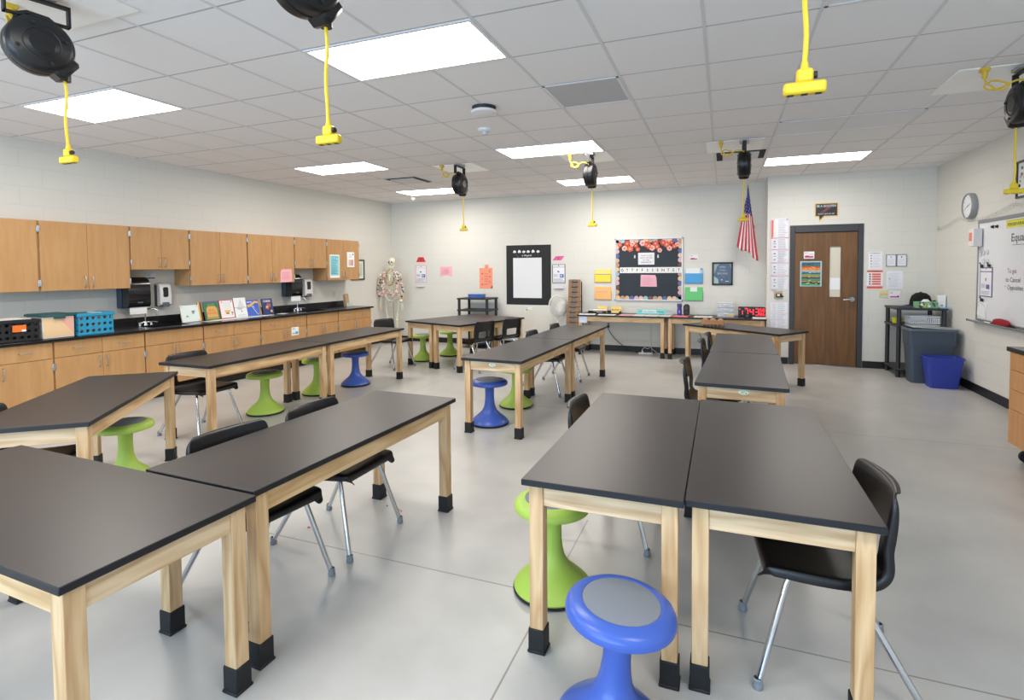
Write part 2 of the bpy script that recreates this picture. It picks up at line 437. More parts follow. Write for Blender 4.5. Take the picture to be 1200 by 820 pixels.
# door
dr = bpy.data.objects.new('door_1', None); COL.objects.link(dr); dr.location = (1.455, YD, 0); struct(dr)
f = M(); hw = .4935
f.box(-hw, -.425, -.02, .12, 0, 2.165, CHAR, .004); f.box(.425, hw, -.02, .12, 0, 2.165, CHAR, .004); f.box(-.425, .425, -.02, .12, 2.055, 2.165, CHAR, .004)
f.box(-.425, -.41, .05, .12, 0, 2.055, CHAR); f.box(.41, .425, .05, .12, 0, 2.055, CHAR); f.box(-.425, .425, .05, .12, 2.04, 2.055, CHAR)
f.build('door_frame', dr)
l = M(); vx0, vx1, vz0, vz1 = .048, .212, 1.054, 1.84; y0, y1 = .008, .05
l.box(-.422, vx0, y0, y1, .012, 2.05, DOORWOOD); l.box(vx1, .422, y0, y1, .012, 2.05, DOORWOOD)
l.box(vx0, vx1, y0, y1, .012, vz0, DOORWOOD); l.box(vx0, vx1, y0, y1, vz1, 2.05, DOORWOOD)
lf = l.build('door_leaf', dr)
vf = M(); STOP = mat((104, 72, 44), .45, name='glazing_bead')
for a in ((vx0, vx0+.008, vz0, vz1), (vx1-.008, vx1, vz0, vz1), (vx0, vx1, vz0, vz0+.008), (vx0, vx1, vz1-.008, vz1)): vf.box(a[0], a[1], y0-.004, y1, a[2], a[3], STOP)
vf.build('glazing_bead', lf)
M().box(vx0+.004, vx1-.004, .026, .032, vz0+.004, vz1-.004, mat((214, 208, 190), .3, name='frosted_pane')).build('vision_panel', lf)
M().box(vx0+.009, vx1-.009, .0245, .0262, vz0+.12, vz0+.30, mat((236, 237, 240), .5, name='paper_behind_pane')).build('pane_paper', lf)
h = M(); h.cyl((.355, .008, 1.03), (.355, -.012, 1.03), .034, STEEL, seg=24); h.cyl((.355, -.012, 1.03), (.355, -.055, 1.03), .012, STEEL)
h.tube([(.355, -.055, 1.03), (.33, -.06, 1.031), (.28, -.058, 1.026), (.235, -.052, 1.022)], [.014, .013, .011, .009], STEEL, 10); h.cyl((.355, -.055, 1.03), (.355, -.066, 1.03), .024, STEEL, seg=20)
h.build('lever_handle', lf)
M().box(-.42, .42, -.03, .12, 0, .011, STEEL, .003).build('threshold', dr)
M().box(-.5, .5, .5, .52, 0, 2.2, mat((216, 206, 176), .8, name='corridor_wall')).build('corridor_wall', dr)

# ---------------------------------------------------------------- ceiling fittings
LIGHT = emit((255, 248, 238), 11.5, 'troffer_diffuser_glow')
FRM = mat((228, 228, 230), .4, name='white_enamel')
def cpos(i, j): return (GX+i*2*G, GY+j*G, H)
def make_light(label, loc):
    t = thing('ceiling_light', label, 'light', loc, 0, 'flat panel ceiling lights')
    f = M(); a, b, c = .600, .295, .58; d = .272
    f.box(-a, -c, -b, b, -.008, .0, FRM); f.box(c, a, -b, b, -.008, 0, FRM); f.box(-c, c, -b, -d, -.008, 0, FRM); f.box(-c, c, d, b, -.008, 0, FRM)
    f.build('frame', t)
    M().add([(-c, -d, -.004), (c, -d, -.004), (c, d, -.004), (-c, d, -.004)], [(3, 2, 1, 0)], LIGHT).build('diffuser', t)
    return t
lt = make_light('largest glowing ceiling panel, nearest, behind the second hanging yellow cord', cpos(0, 0))
for i, j, lb in ((-2.5, 0, 'glowing ceiling panel at upper left, crossed by the leftmost yellow cord'),
                 (0, 5, 'glowing ceiling panel beside the middle cord reel above the bulletin board'),
                 (0, 9, 'farthest glowing ceiling panel behind the middle cord reel, near the back wall'),
                 (2.5, 8, 'glowing ceiling panel above the wooden door'),
                 (-2.5, 5, 'glowing ceiling panel above the maple wall cabinets, left of the black slot diffuser'),
                 (-2.5, 9, 'glowing ceiling panel near the back left corner above the skeleton'),
                 (0, -4, 'glowing ceiling panel directly overhead, out of view'),
                 (-2.5, -4, 'glowing ceiling panel over the left front, out of view'),
                 (2.5, -4, 'glowing ceiling panel over the right front, out of view'),
                 (0, -8, 'glowing ceiling panel in the rear row middle, out of view'),
                 (-2.5, -8, 'glowing ceiling panel in the rear row left, out of view')):
    dup(lt, cpos(i, j), 0, lb)
def vent(name, label, loc, w2, d2, c, lou=0):
    t = thing(name, label, 'vent', loc)
    f = M(); fm = mat((222, 224, 228), .4, name='vent_enamel'); a, b = w2-.008, d2-.008
    for q in ((-a, -a+.02, -b, b), (a-.02, a, -b, b), (-a, a, -b, -b+.02), (-a, a, b-.02, b)): f.box(q[0], q[1], q[2], q[3], -.006, 0, fm, .001)
    f.build('frame', t)
    p = M().box(-a+.02, a-.02, -b+.02, b-.02, -.003, 0, c)
    p.build('face_panel', t); return t
vent('return_air_grille', 'square grey return air grille in the ceiling right of the largest light', cpos(.75, 2), .3048, .3048, mat((186, 186, 190), .6, name='grey_perforated_face', var=.05, vscale=300))
PF = mat((228, 228, 230), .5, name='pale_perforated_face', var=.03, vscale=300)
vent('supply_panel', 'pale rectangular ceiling panel in front of the light above the door', cpos(2.5, 5), .6096, .3048, PF)
vent('supply_panel', 'pale rectangular ceiling panel cut off by the top edge, right of the yellow cord', cpos(2.5, 0), .6096, .3048, PF)
def slot(label, cx, cy):
    t = thing('slot_diffuser', label, 'vent', (cx, cy, H))
    a = .296; f = M()
    for q in ((-a, -a+.012, -a, a), (a-.012, a, -a, a), (-a, a, -a, -a+.012), (-a, a, a-.012, a)): f.box(q[0], q[1], q[2], q[3], -.006, 0, FRM)
    f.build('frame', t)
    M().box(-a+.012, a-.012, -a+.012, a-.012, -.001, .0, mat((24, 24, 26), .8, name='dark_duct')).build('duct_opening', t)
    M().box(-.21, .21, -.21, .21, -.02, -.006, mat((216, 215, 215), .6, name='plaque_face'), .002).build('plaque', t)
    return t
slot('square ceiling diffuser with black gaps above the left wall cabinets', GX-4.5*G, GY+7*G)
slot('square ceiling diffuser with black gap behind the right far cord reel', GX+3.5*G, GY+7*G)
t = thing('wireless_access_point', 'larger round white disc on the ceiling, above the smaller smoke detector', 'access point', (-1.97, 4.28, H))
M().lathe([(0, -.062), (.06, -.062), (.105, -.052), (.114, -.040), (.108, -.032), (0, -.03)], WHITEP, 32).build('housing', t)
M().lathe([(0, -.0005), (.106, -.0005), (.100, -.0298), (0, -.0298)], mat((40, 40, 44), .6), 24).build('mount', t)  # dark colour stands for the shadow gap above the disc
t = thing('smoke_detector', 'smaller round white smoke detector on the ceiling below the disc', 'smoke detector', (-2.27, 4.95, H))
M().lathe([(0, -.03), (.05, -.03), (.07, -.022), (.074, 0)], WHITEP, 28).build('housing', t)
M().lathe([(0, -.06), (.03, -.056), (.036, -.03)], mat((196, 198, 204), .4), 20).build('sensing_chamber', t)
t = thing('motion_sensor', 'small white motion sensor on the ceiling near the back left corner', 'sensor', (-5.65, 8.95, H))
M().lathe([(0, -.075), (.03, -.07), (.05, -.045), (.052, -.02), (.035, 0)], WHITEP, 20).build('housing', t)
M().lathe([(0, -.082), (.02, -.078), (.027, -.072)], mat((210, 210, 216), .3), 14).build('lens', t)

# ---------------------------------------------------------------- ceiling cord reels
PANELM = mat((250, 250, 247), .3, name='white_steel_ceiling_panel')
CORDM = mat((214, 178, 46), .5, name='amber_cord_jacket')
def make_reel(name, label, loc, zc, panel, spin=0.0):
    t = thing(name, label, 'cord reel', loc, 0, 'ceiling mounted cord reels')
    k = M(); k.box(panel[0], panel[1], panel[2], panel[3], -.007, -.0005, PANELM, .002); k.build('ceiling_plate', t)
    b = M(); GAL = mat((176, 178, 184), .35, .9, name='galvanised_steel')
    b.box(-.05, .05, -.07, .07, -.03, -.005, GAL, .004); b.build('mount_box', t)
    zr = -.265                                    # axle height below the ceiling
    b = M()
    for s in (-1, 1): b.box(-.02, .02, s*.125-.006, s*.125+.006, -.135, -.03, BLACKM, .002)
    b.box(-.02, .02, -.131, .131, -.04, -.028, BLACKM, .002); b.box(-.02, .02, -.131, .131, -.135, -.126, BLACKM, .002)
    b.build('mounting_bracket', t)
    R0 = .138; T = Matrix.Translation((0, 0, zr)) @ Matrix.Rotation(PI/2, 4, 'Y')
    h = M(); h.lathe([(0, -.072), (.05, -.072), (.055, -.068), (.112, -.067), (.130, -.058), (R0, -.042), (R0, -.008), (.133, -.005), (.133, .005), (R0, .008), (R0, .042), (.130, .058), (.112, .067), (.055, .068), (.05, .072), (0, .072)], BLACKP, 48, T=T)
    for s in (-1, 1):
        for a in (20, 110, 200, 290):
            y, z = .1*math.cos(math.radians(a)), .1*math.sin(math.radians(a)); h.cyl((s*.064, y, zr+z), (s*.073, y, zr+z), .009, BLACKM, seg=10)
        h.lathe([(.072, .0685), (.076, .071), (.08, .0685)], BLACKM, 40, T=T if s > 0 else T @ Matrix.Rotation(PI, 4, 'X'))
    h.build('housing', t)
    hd = M(); hd.tube([(0, -.085, zr+.10), (0, -.08, zr+.135), (0, -.04, zr+.155), (0, .04, zr+.15), (0, .085, zr+.12), (0, .10, zr+.08)], .012, BLACKM, 10); hd.build('handle', t)
    Tg = Matrix.Translation((0, 0, zr)) @ Matrix.Rotation(math.radians(-38), 4, 'X')
    gd = M(); gd.box(-.055, .055, .085, .165, -.075, .05, BLACKP, .014, T=Tg); gd.cyl((0, .10, zr-.15), (0, .10, zr-.10), .026, BLACKP, seg=20); gd.build('cord_guide', t)
    zb = zc-H
    c = M(); n = 9; c.tube([(.003*math.sin(i*1.1)*(i > 0), (.10+.004*math.sin(i*.8)), zr-.148+(zb+.085-(zr-.148))*i/n) for i in range(n+1)], .0075, YELLOW, 8); 
    cd = c.build('hanging_cord', t)
    q = M(); yy = .10+.004*math.sin(n*.8); q.box(-.058, .058, yy-.017, yy+.017, zb, zb+.036, YELLOW, .006); q.box(-.023, .023, yy-.016, yy+.016, zb+.034, zb+.075, YELLOW, .006)
    q.cyl((0, yy, zb+.072), (0, yy, zb+.098), .013, YELLOW, .009, 12)
    co = q.build('triple_outlet', t)
    dl = M(); dl.cyl((.02, yy, zb+.055), (.034, yy, zb+.055), .011, BLACKM, seg=12); dl.build('switch', co); dl = M()
    for x in (-.038, 0, .038): dl.box(x-.009, x+.009, yy-.010, yy+.010, zb-.0008, zb+.001, BLACKM)
    dl.build('sockets', co)
    pg = M(); L = [(-.0, -.10, zr+.12), (-.08, -.10, zr+.14), (-.18, -.06, zr+.10), (-.24, -.03, zr+.13), (-.20, -.06, zr+.165), (-.12, -.09, zr+.12), (-.17, -.07, zr+.09), (-.235, -.05, zr+.16), (-.245, -.05, -.06)]
    pts = []
    for i in range(len(L)-1):
        p0, p1, p2, p3 = [Vector(L[max(0, min(len(L)-1, i+o))]) for o in (-1, 0, 1, 2)]
        for u in range(5):
            s = u/5; pts.append(.5*((2*p1)+(-p0+p2)*s+(2*p0-5*p1+4*p2-p3)*s*s+(-p0+3*p1-3*p2+p3)*s**3))
    pts.append(Vector(L[-1])); pg.tube(pts, .0065, CORDM, 7); pg.build('supply_cord', t)
    pl = M(); pl.cyl((-.245, -.05, -.075), (-.245, -.05, -.03), .014, CORDM, .019, 14); pl.box(-.27, -.22, -.075, -.025, -.03, -.005, CORDM, .003); pl.build('plug', t)
    for o in t.children:
        if not o.name.startswith('ceiling_plate'): o.rotation_euler = (0, 0, spin)
    co.rotation_euler = (0, 0, 0); co.location = Matrix.Rotation(spin, 3, 'Z') @ Vector((0, yy, 0))-Vector((0, yy, 0))
    return t
r0 = make_reel('cord_reel', 'largest black cord reel with yellow cord, upper left corner', (-3.27, 1.70, H), 2.10, (-.30, .31, -.30, .31), -.26)
def place_reel(x, y, label, rz=0.0): return dup(r0, (x, y, H), rz, label)
r0 = make_reel('cord_reel', 'black cord reel cut off by top edge, its yellow outlet over the largest light', (-1.56, 1.70, H), 2.05, (-.30, .31, -.30, .31), -.20)
r0 = make_reel('cord_reel', 'cord reel above the frame whose thick yellow cord and outlet hang at upper right', (.225, 1.73, H), 2.05, (-.40, .21, -.065, .54))
place_reel(-3.35, 6.475, 'far left black cord reel hanging in front of the corner ceiling light')
place_reel(-1.547, 6.475, 'middle far black cord reel between two glowing panels, above the bulletin board')
place_reel(.205, 6.475, 'far right black cord reel hanging just left of the flag')
place_reel(1.98, 4.83, 'black cord reel at the right edge, outlet hanging near the wall clock')
# ---------------------------------------------------------------- lab tables
def make_table(name, label, group):
    t = thing(name, label, 'table', (0, 0, 0), 0, group)
    W, L = .305, .762
    b = M(); b.box(-W, W, -L, L, TH-.025, TH, EDGE, .0025)
    tt = M(); tt.mats = []; tt.box(-W, W, -L, L, TH-.025, TH, EDGE, .0025)
    tt.m = [0]*len(tt.f); tt.mi(TOP)
    for i, f in enumerate(tt.f):
        if all(abs(tt.v[k].z-TH) < 1e-6 for k in f): tt.m[i] = 1
    tt.build('tabletop', t)
    lw = .057; lx, ly = W-.022-lw/2, L-.03-lw/2
    for sx in (-1, 1):
        for sy in (-1, 1):
            g = M().box(-lw/2, lw/2, -lw/2, lw/2, .02, TH-.0255, WZ, .0025).build('leg', t, (sx*lx, sy*ly, 0))
            k = M(); k.box(-.0335, .0335, -.0335, .0335, .006, .098, RUBBER, .003); k.box(-.037, .037, -.037, .037, 0, .012, RUBBER, .003); k.build('rubber_boot', g)
    az0, az1 = TH-.112, TH-.0255
    for sx in (-1, 1): M().box(-.011, .011, -ly+lw/2, ly-lw/2, az0, az1, WY, .0015).build('apron', t, (sx*(lx+.008), 0, 0))
    for sy in (-1, 1): M().box(-lx+lw/2, lx-lw/2, -.011, .011, az0, az1, WX, .0015).build('apron', t, (0, sy*(ly+.008), 0))
    return t
tb0 = make_table('lab_table', 'black-topped front table left of the long seam, stools at its near end', 'student lab tables')
tb0.location = (-.4325, 2.67, 0); tb0.rotation_euler = (0, 0, .004)
TAB = {}
def table(key, x, y, rz, label, group='student lab tables'):
    TAB[key] = dup(tb0, (x, y, 0), rz, label, group)
table('B', .1805, 2.694, .004, 'black-topped front table with a black chair tucked into its right side')
table('C1', .151, 4.707, -.048, 'black-topped table with oval sticker on the pale apron, just beyond the two biggest front tables')
table('C2', .205, 6.245, -.03, 'narrow-looking table between the oval-sticker right table and the angled egg carton table')
table('X', .232, 7.83, PI/2-.668, 'angled table with a brown egg carton on top, in front of the door')
table('D1', -1.936, 5.122, -.042, 'centre table with oval sticker on its near apron and a blue stool below')
table('D2', -1.872, 6.660, -.042, 'farther centre table joined to the sticker table above the blue stool')
table('E1', -4.445, 4.036, .015, 'table in front of the maple cabinets with a green stool and a chair below it')
table('E2', -4.468, 5.572, .015, 'table by the maple cabinets with a blue stool below its middle')
table('F2', -1.912, 2.228, -.025, 'front left table with two black chairs pushed under its left side')
table('F1', -2.362, 1.158, PI/2-.030, 'foreground table at lower left corner, thick leg cut by the bottom edge')
table('G', -3.94, 2.25, .668, 'angled table at the left edge, with a green stool under its right side')
kc, ks = math.cos(-.32), math.sin(-.32)
table('K1', -3.94-.307*kc, 7.79-.307*ks, -.32, 'back left table of a side by side pair, green stool under its near left end')
table('K2', -3.94+.307*kc, 7.79+.307*ks, -.32, 'back table with two hollow-backed chairs along its right side')
table('L1', -1.657, 9.385, PI/2, 'long table against the back wall under the bulletin board, covered in papers', 'tables along the back wall')
table('L2', -.127, 9.385, PI/2, 'table against the back wall holding the red digital clock', 'tables along the back wall')
STK = mat((214, 232, 214), .5, name='pale_green_sticker')
def oval(x, y, rz, z, label):
    b = M(); n = 24
    b.poly([(.034*math.cos(2*PI*i/n), .0155*math.sin(2*PI*i/n)) for i in range(n)], -.0012, 0, STK)
    b.text('EC', -.004, 0, .014, -.0016, mat((80, 120, 90), .6)); b.add([(.016+.005*math.cos(i), -.0016, -.004+.005*math.sin(i)) for i in range(6)], [(0, 1, 2, 3, 4, 5)], mat((60, 110, 80), .6))
    tag(b.build('oval_sticker', None, (x, y, z), rz), label, 'sticker', 'oval table stickers')
def near_end(c, rz, u=0.0, off=.7562):
    return (c[0]+u*math.cos(rz)+off*math.sin(rz), c[1]+u*math.sin(rz)-off*math.cos(rz))
LE = .762-.03-.057/2+.008+.011+.0003
q = near_end((-1.936, 5.122), -.042, .0, LE); oval(q[0], q[1], -.042, TH-.055, 'pale oval sticker on the apron of the centre table above the blue stool')
q = near_end((.151, 4.707), -.048, .02, LE); oval(q[0], q[1], -.048, TH-.055, 'pale oval sticker on the right table apron behind the front tables')

# ---------------------------------------------------------------- chairs
def shell_mesh():
    prof = [(0.228, 0.398), (0.24, 0.412), (0.238, 0.426), (0.222, 0.434), (0.19, 0.436), (0.13, 0.431), (0.06, 0.427), (-0.02, 0.425), (-0.09, 0.429), (-0.118, 0.44), (-0.138, 0.462), (-0.149, 0.49), (-0.155, 0.5164), (-0.159, 0.5384), (-0.163, 0.5604), (-0.167, 0.5868), (-0.172, 0.622), (-0.178, 0.6572), (-0.185, 0.6924), (-0.191, 0.7206), (-0.196, 0.7346), (-0.203, 0.7426), (-0.216, 0.7443), (-0.229, 0.7382)]
    hw_ = [.165, .190, .204, .211, .215, .219, .221, .221, .219, .215, .211, .209, .208, .207, .207, .208, .208, .208, .207, .203, .194, .181, .167, .154]
    us = [-1, -1, -.93, -.75, -.55, -.42, -.2, 0, .2, .42, .55, .75, .93, 1, 1]
    n = len(us); vs = []; P = [Vector((0, a, b)) for a, b in prof]
    for i, p in enumerate(P):
        t = (P[min(i+1, len(P)-1)]-P[max(i-1, 0)]).normalized()
        nr = Vector((0, t.z, -t.y))                      # towards the sitter
        if nr.z < 0 and i < 9: nr = -nr
        if i >= 9 and nr.y < 0: nr = -nr
        back = max(0, min(1, (p.z-.45)/.1))
        for j, u in enumerate(us):
            q = Vector((u*hw_[i], p.y, p.z))
            q.y += back*.030*u*u; q.z += (1-back)*.010*u*u*(1 if p.z > .42 else 0)
            if j in (0, n-1): q -= nr*{8: .034, 7: .033, 6: .030, 5: .024, 4: .017, 3: .010, 2: .004, 1: 0, 0: 0}[min(8, len(P)-1-i)]; q.x *= 1.012 if i < len(P)-6 else 1.006
            vs.append(q)
    fs = []
    for i in range(len(P)-1):
        for j in range(n-1):
            if 11 <= i <= 14 and 4 <= j <= 9: continue     # hand hole low in the back
            fs.append((i*n+j, i*n+j+1, (i+1)*n+j+1, (i+1)*n+j))
    me = bpy.data.meshes.new('chair_shell_cage'); me.from_pydata([tuple(v) for v in vs], [], fs); me.update()
    bm = bmesh.new(); bm.from_mesh(me); bmesh.ops.recalc_face_normals(bm, faces=bm.faces[:]); bm.to_mesh(me); bm.free()
    ob = bpy.data.objects.new('tmp', me); COL.objects.link(ob)
    so = ob.modifiers.new('s', 'SOLIDIFY'); so.thickness = .009; so.offset = 0
    sb = ob.modifiers.new('b', 'SUBSURF'); sb.levels = 2; sb.render_levels = 2
    dg = bpy.context.evaluated_depsgraph_get(); dg.update()
    out = bpy.data.meshes.new_from_object(ob.evaluated_get(dg)); bpy.data.objects.remove(ob)
    out.materials.clear(); out.materials.append(BLACKP); out.polygons.foreach_set('use_smooth', [True]*len(out.polygons))
    out.name = 'shell'; return out
def make_chair(name, label, group):
    t = thing(name, label, 'chair', (0, 0, 0), 0, group)
    s = bpy.data.objects.new('seat_shell', shell_mesh()); COL.objects.link(s); s.parent = t
    fr = M()
    for sx in (-1, 1): fr.tube([(sx*.16, .15, .408), (sx*.16, .05, .412), (sx*.16, -.05, .412)], .011, CHROME, 10)
    for y in (.13, -.03): fr.tube([(-.16, y, .409), (.16, y, .409)], .010, CHROME, 10)
    fr.build('under_frame', t)
    for sx in (-1, 1):
        for pth, ft in (([(sx*.16, .145, .41), (sx*.163, .152, .39), (sx*.17, .163, .365), (sx*.228, .258, .03)], (sx*.230, .262)),
                        ([(sx*.16, -.045, .41), (sx*.163, -.052, .39), (sx*.168, -.065, .365), (sx*.222, -.258, .03)], (sx*.224, -.264))):
            g = M().tube(pth, .0125, CHROME, 12).build('leg', t)
            k = M(); k.lathe([(0, 0), (.016, 0), (.0185, .006), (.018, .016), (.0155, .022), (.0165, .026), (.0165, .036), (.013, .04)], GLIDE, 16, c=(ft[0], ft[1], 0)); k.build('foot_glide', g)
    return t
ch0 = make_chair('student_chair', 'black plastic chair tucked into the right side of the front right table', 'black student chairs')
ch0.location = (.370, 2.30, 0); ch0.rotation_euler = (0, 0, math.radians(94.5))
def chair(x, y, deg, label): dup(ch0, (x, y, 0), math.radians(deg), label)
chair(-.63, 3.04, -90, 'black chair whose back rises at the left edge of the big front table')
chair(-.12, 4.68, -92, 'black chair at the left of the sticker table behind the front tables')
chair(-.035, 6.02, -92, 'nearer of two small black chairs left of the narrow table by the egg carton')
chair(.015, 6.65, -92, 'farther of two small black chairs left of the narrow table by the egg carton')
chair(-2.078, 2.45, -90, 'black chair with its seat showing under the middle of the front left table')
chair(-2.112, 1.894, -97, 'black chair beside the joint of the two front left tables')
chair(-4.625, 3.585, -90, 'black chair under the near end of the table facing the maple cabinets')
chair(-4.86, 7.03, -99.6, 'black chair standing free past the far end of the cabinet-side tables, near the skeleton')
chair(-3.50, 7.27, 71.6, 'nearer hollow-backed black chair at the right of the back pair of tables')
chair(-3.27, 7.80, 71.6, 'farther hollow-backed black chair at the right of the back pair of tables')
chair(-3.80, 1.81, -51.7, 'black chair cut off at the left edge behind the angled table')
chair(-2.075, 6.245, -90, 'nearer black chair peeking over the left of the centre tables')
chair(-2.045, 7.11, -90, 'farther black chair peeking over the left of the centre tables, near the fan')

# ---------------------------------------------------------------- wobble stools
STP = [(.035, .385), (.140, .387), (.168, .389), (.1775, .393), (.1795, .401), (.178, .414), (.171, .426), (.159, .434), (.146, .4385), (.136, .4415), (.128, .4412), (.126, .438), (.0, .436)]
def make_stool(name, label, c, pad, group):
    t = thing(name, label, 'stool', (0, 0, 0), 0, group)
    M().lathe([(0, 0), (.150, 0), (.178, .004), (.187, .010), (.187, .018), (.181, .021), (0, .021)], RUBBER, 48).build('base_ring', t)
    M().lathe([(.182, .018), (.184, .026), (.178, .038), (.160, .056), (.130, .083), (.097, .110), (.073, .138), (.058, .168), (.050, .205), (.0455, .25), (.0445, .30), (.046, .35), (.055, .375), (.075, .388)], c, 48).build('pedestal', t)
    s = M().lathe(STP, c, 56).build('seat', t)
    M().lathe([(.126, .436), (.126, .4395), (.120, .4415), (0, .442)], pad, 48).build('seat_pad', s)
    return t
sg = make_stool('wobble_stool', 'green wobble stool behind the front left leg of the big front table', GREEN, PAD, 'green wobble stools'); sg.location = (-.755, 2.37, 0)
def gst(x, y, label): return dup(sg, (x, y, 0), random.uniform(0, 6), label)
SP = [ch for ch in sg.children]
gst(-4.59, 4.30, 'green wobble stool under the near cabinet-side table, fully in view')
gst(-4.69, 5.20, 'green wobble stool half hidden behind the paired legs of the cabinet-side tables')
gst(-4.71, 7.70, 'left one of two green stools under the back pair of tables')
gst(-4.53, 8.31, 'right one of two green stools under the back pair of tables')
gst(-2.15, 5.45, 'green wobble stool behind the near right leg of the centre sticker table')
gst(-4.04, 2.53, 'green wobble stool under the angled table at the left edge')
sb = make_stool('wobble_stool', 'large blue wobble stool in the foreground at the bottom edge', BLUE, PAD, 'blue wobble stools')
sb.location = (-.335, 1.672, .012); sb.rotation_euler = Matrix.Rotation(math.radians(4.5), 4, Vector((-.355, .935, 0))).to_euler()
for x, y, lb in ((-4.56, 5.76, 'blue wobble stool under the far cabinet-side table'), (-2.15, 4.74, 'blue wobble stool under the near end of the centre sticker table')):
    o = dup(sb, (x, y, 0), 0, lb); o.rotation_euler = (0, 0, random.random())

# ---------------------------------------------------------------- maple cabinets along the left wall
def bar_handle(b, x, z, y, L, vert):
    r = .0045
    if vert: b.tube([(x, y, z-L/2), (x, y-.022, z-L/2+.004), (x, y-.026, z-L/2+.014), (x, y-.026, z+L/2-.014), (x, y-.022, z+L/2-.004), (x, y, z+L/2)], r, STEEL, 8)
    else: b.tube([(x-L/2, y, z), (x-L/2+.004, y-.022, z), (x-L/2+.014, y-.026, z), (x+L/2-.014, y-.026, z), (x+L/2-.004, y-.022, z), (x+L/2, y, z)], r, STEEL, 8)
DARKGAP = mat((92, 62, 36), .7, name='cabinet_edge_shadow_line')
def door(parent, x0, x1, z0, z1, y, hinge_left, zh, pulls=True):
    d = M().box(x0, x1, y-.019, y, z0, z1, MAPLE, .0015).build('door', parent)
    h = M(); hx = (x1-.035) if hinge_left else (x0+.035); bar_handle(h, hx, zh, y-.019, .115, True); h.build('handle', d)
    for zz in (z0+.085, z1-.085):
        g = M(); xx = x0-.003 if hinge_left else x1+.003
        g.box(xx-.008, xx+.008, y-.026, y-.004, zz-.032, zz+.032, STEEL, .002); g.cyl((xx, y-.024, zz-.034), (xx, y-.024, zz+.034), .005, STEEL, seg=10); g.build('hinge', d)
    return d
def upper(s0, s1, z0, label):
    z1 = 2.062; t = thing('wall_cabinet', label, 'cabinet', wl((s0+s1)/2, 0, 0), LROT, 'maple wall cabinets')
    w = (s1-s0)/2-.001; c = M()
    c.box(-w, w, -.305, -.002, z0, z1, MAPLE, .001); c.build('carcass', t)
    y = -.307; g = .009
    door(t, -w+g, -.0015, z0, z1, y, True, z0+.088); door(t, .0015, w-g, z0, z1, y, False, z0+.088)
UP = [(-.47, .402, 1.325), (.402, 1.287, 1.325), (1.287, 2.017, 1.548), (2.017, 2.890, 1.332), (2.890, 3.762, 1.335), (3.762, 4.474, 1.556), (4.474, 5.305, 1.345)]
UL_ = ['maple wall cabinet cut off by the left edge above the black crate', 'maple wall cabinet above the teal crate, left of the first towel dispenser', 'short maple wall cabinet above the first sink', 'maple wall cabinet right of the first soap dispenser, above the white board book', 'maple wall cabinet with a pink paper on its right door', 'short maple wall cabinet above the second sink', 'last maple wall cabinet, with a teal list and white flyer on its doors']
for (a, b_, z), lb in zip(UP, UL_): upper(a, b_, z, lb)
CT = .845
def base(s0, s1, kind, label):
    t = thing('base_cabinet', label, 'cabinet', wl((s0+s1)/2, 0, 0), LROT, 'maple base cabinets')
    w = (s1-s0)/2-.001; c = M(); D = .598
    zc_ = .60 if kind == 'sink' else CT-.028
    c.box(-w, w, -D, -.002, .10, zc_, MAPLE, .001)
    if kind == 'sink':
        for q in ((-w, -w+.018, -D, -.002), (w-.018, w, -D, -.002), (-w, w, -D, -D+.018), (-w, w, -.02, -.002)): c.box(q[0], q[1], q[2], q[3], .60, CT-.028, MAPLE)
    c.build('carcass', t)
    M().box(-w, w, -D+.06, -.02, 0, .10, BASEM).build('toe_kick', t)
    y = -D-.002; g = .008; zt = CT-.034; zl = .648
    if kind == 'sink':
        M().box(-w+g, w-g, y-.019, y, zl, zt, MAPLE, .0015).build('false_front', t)
    else:
        for x0, x1 in ((-w+g, -.0015), (.0015, w-g)):
            d = M().box(x0, x1, y-.019, y, zl, zt, MAPLE, .0015).build('drawer', t)
            h = M(); bar_handle(h, (x0+x1)/2, (zl+zt)/2+.0, y-.019, .115, False); h.build('handle', d)
    door(t, -w+g, -.0015, .112, zl-.005, y, True, zl-.095); door(t, .0015, w-g, .112, zl-.005, y, False, zl-.095)
for a, b_, k, lb in ((-.52, .36, 'd', 'maple base cabinet cut off by the left edge below the black crate'), (.36, 1.246, 'd', 'maple base cabinet with two drawers below the teal crate'),
                     (1.246, 1.968, 'sink', 'maple base cabinet below the first sink, without drawer pulls'), (1.968, 2.84, 'd', 'maple base cabinet below the row of picture books'),
                     (2.84, 3.703, 'd', 'maple base cabinet with a small white label on its right door'), (3.703, 4.404, 'sink', 'maple base cabinet below the second sink, without drawer pulls'), (4.404, 5.262, 'd', 'last maple base cabinet, at the far counter end')):
    base(a, b_, k, lb)
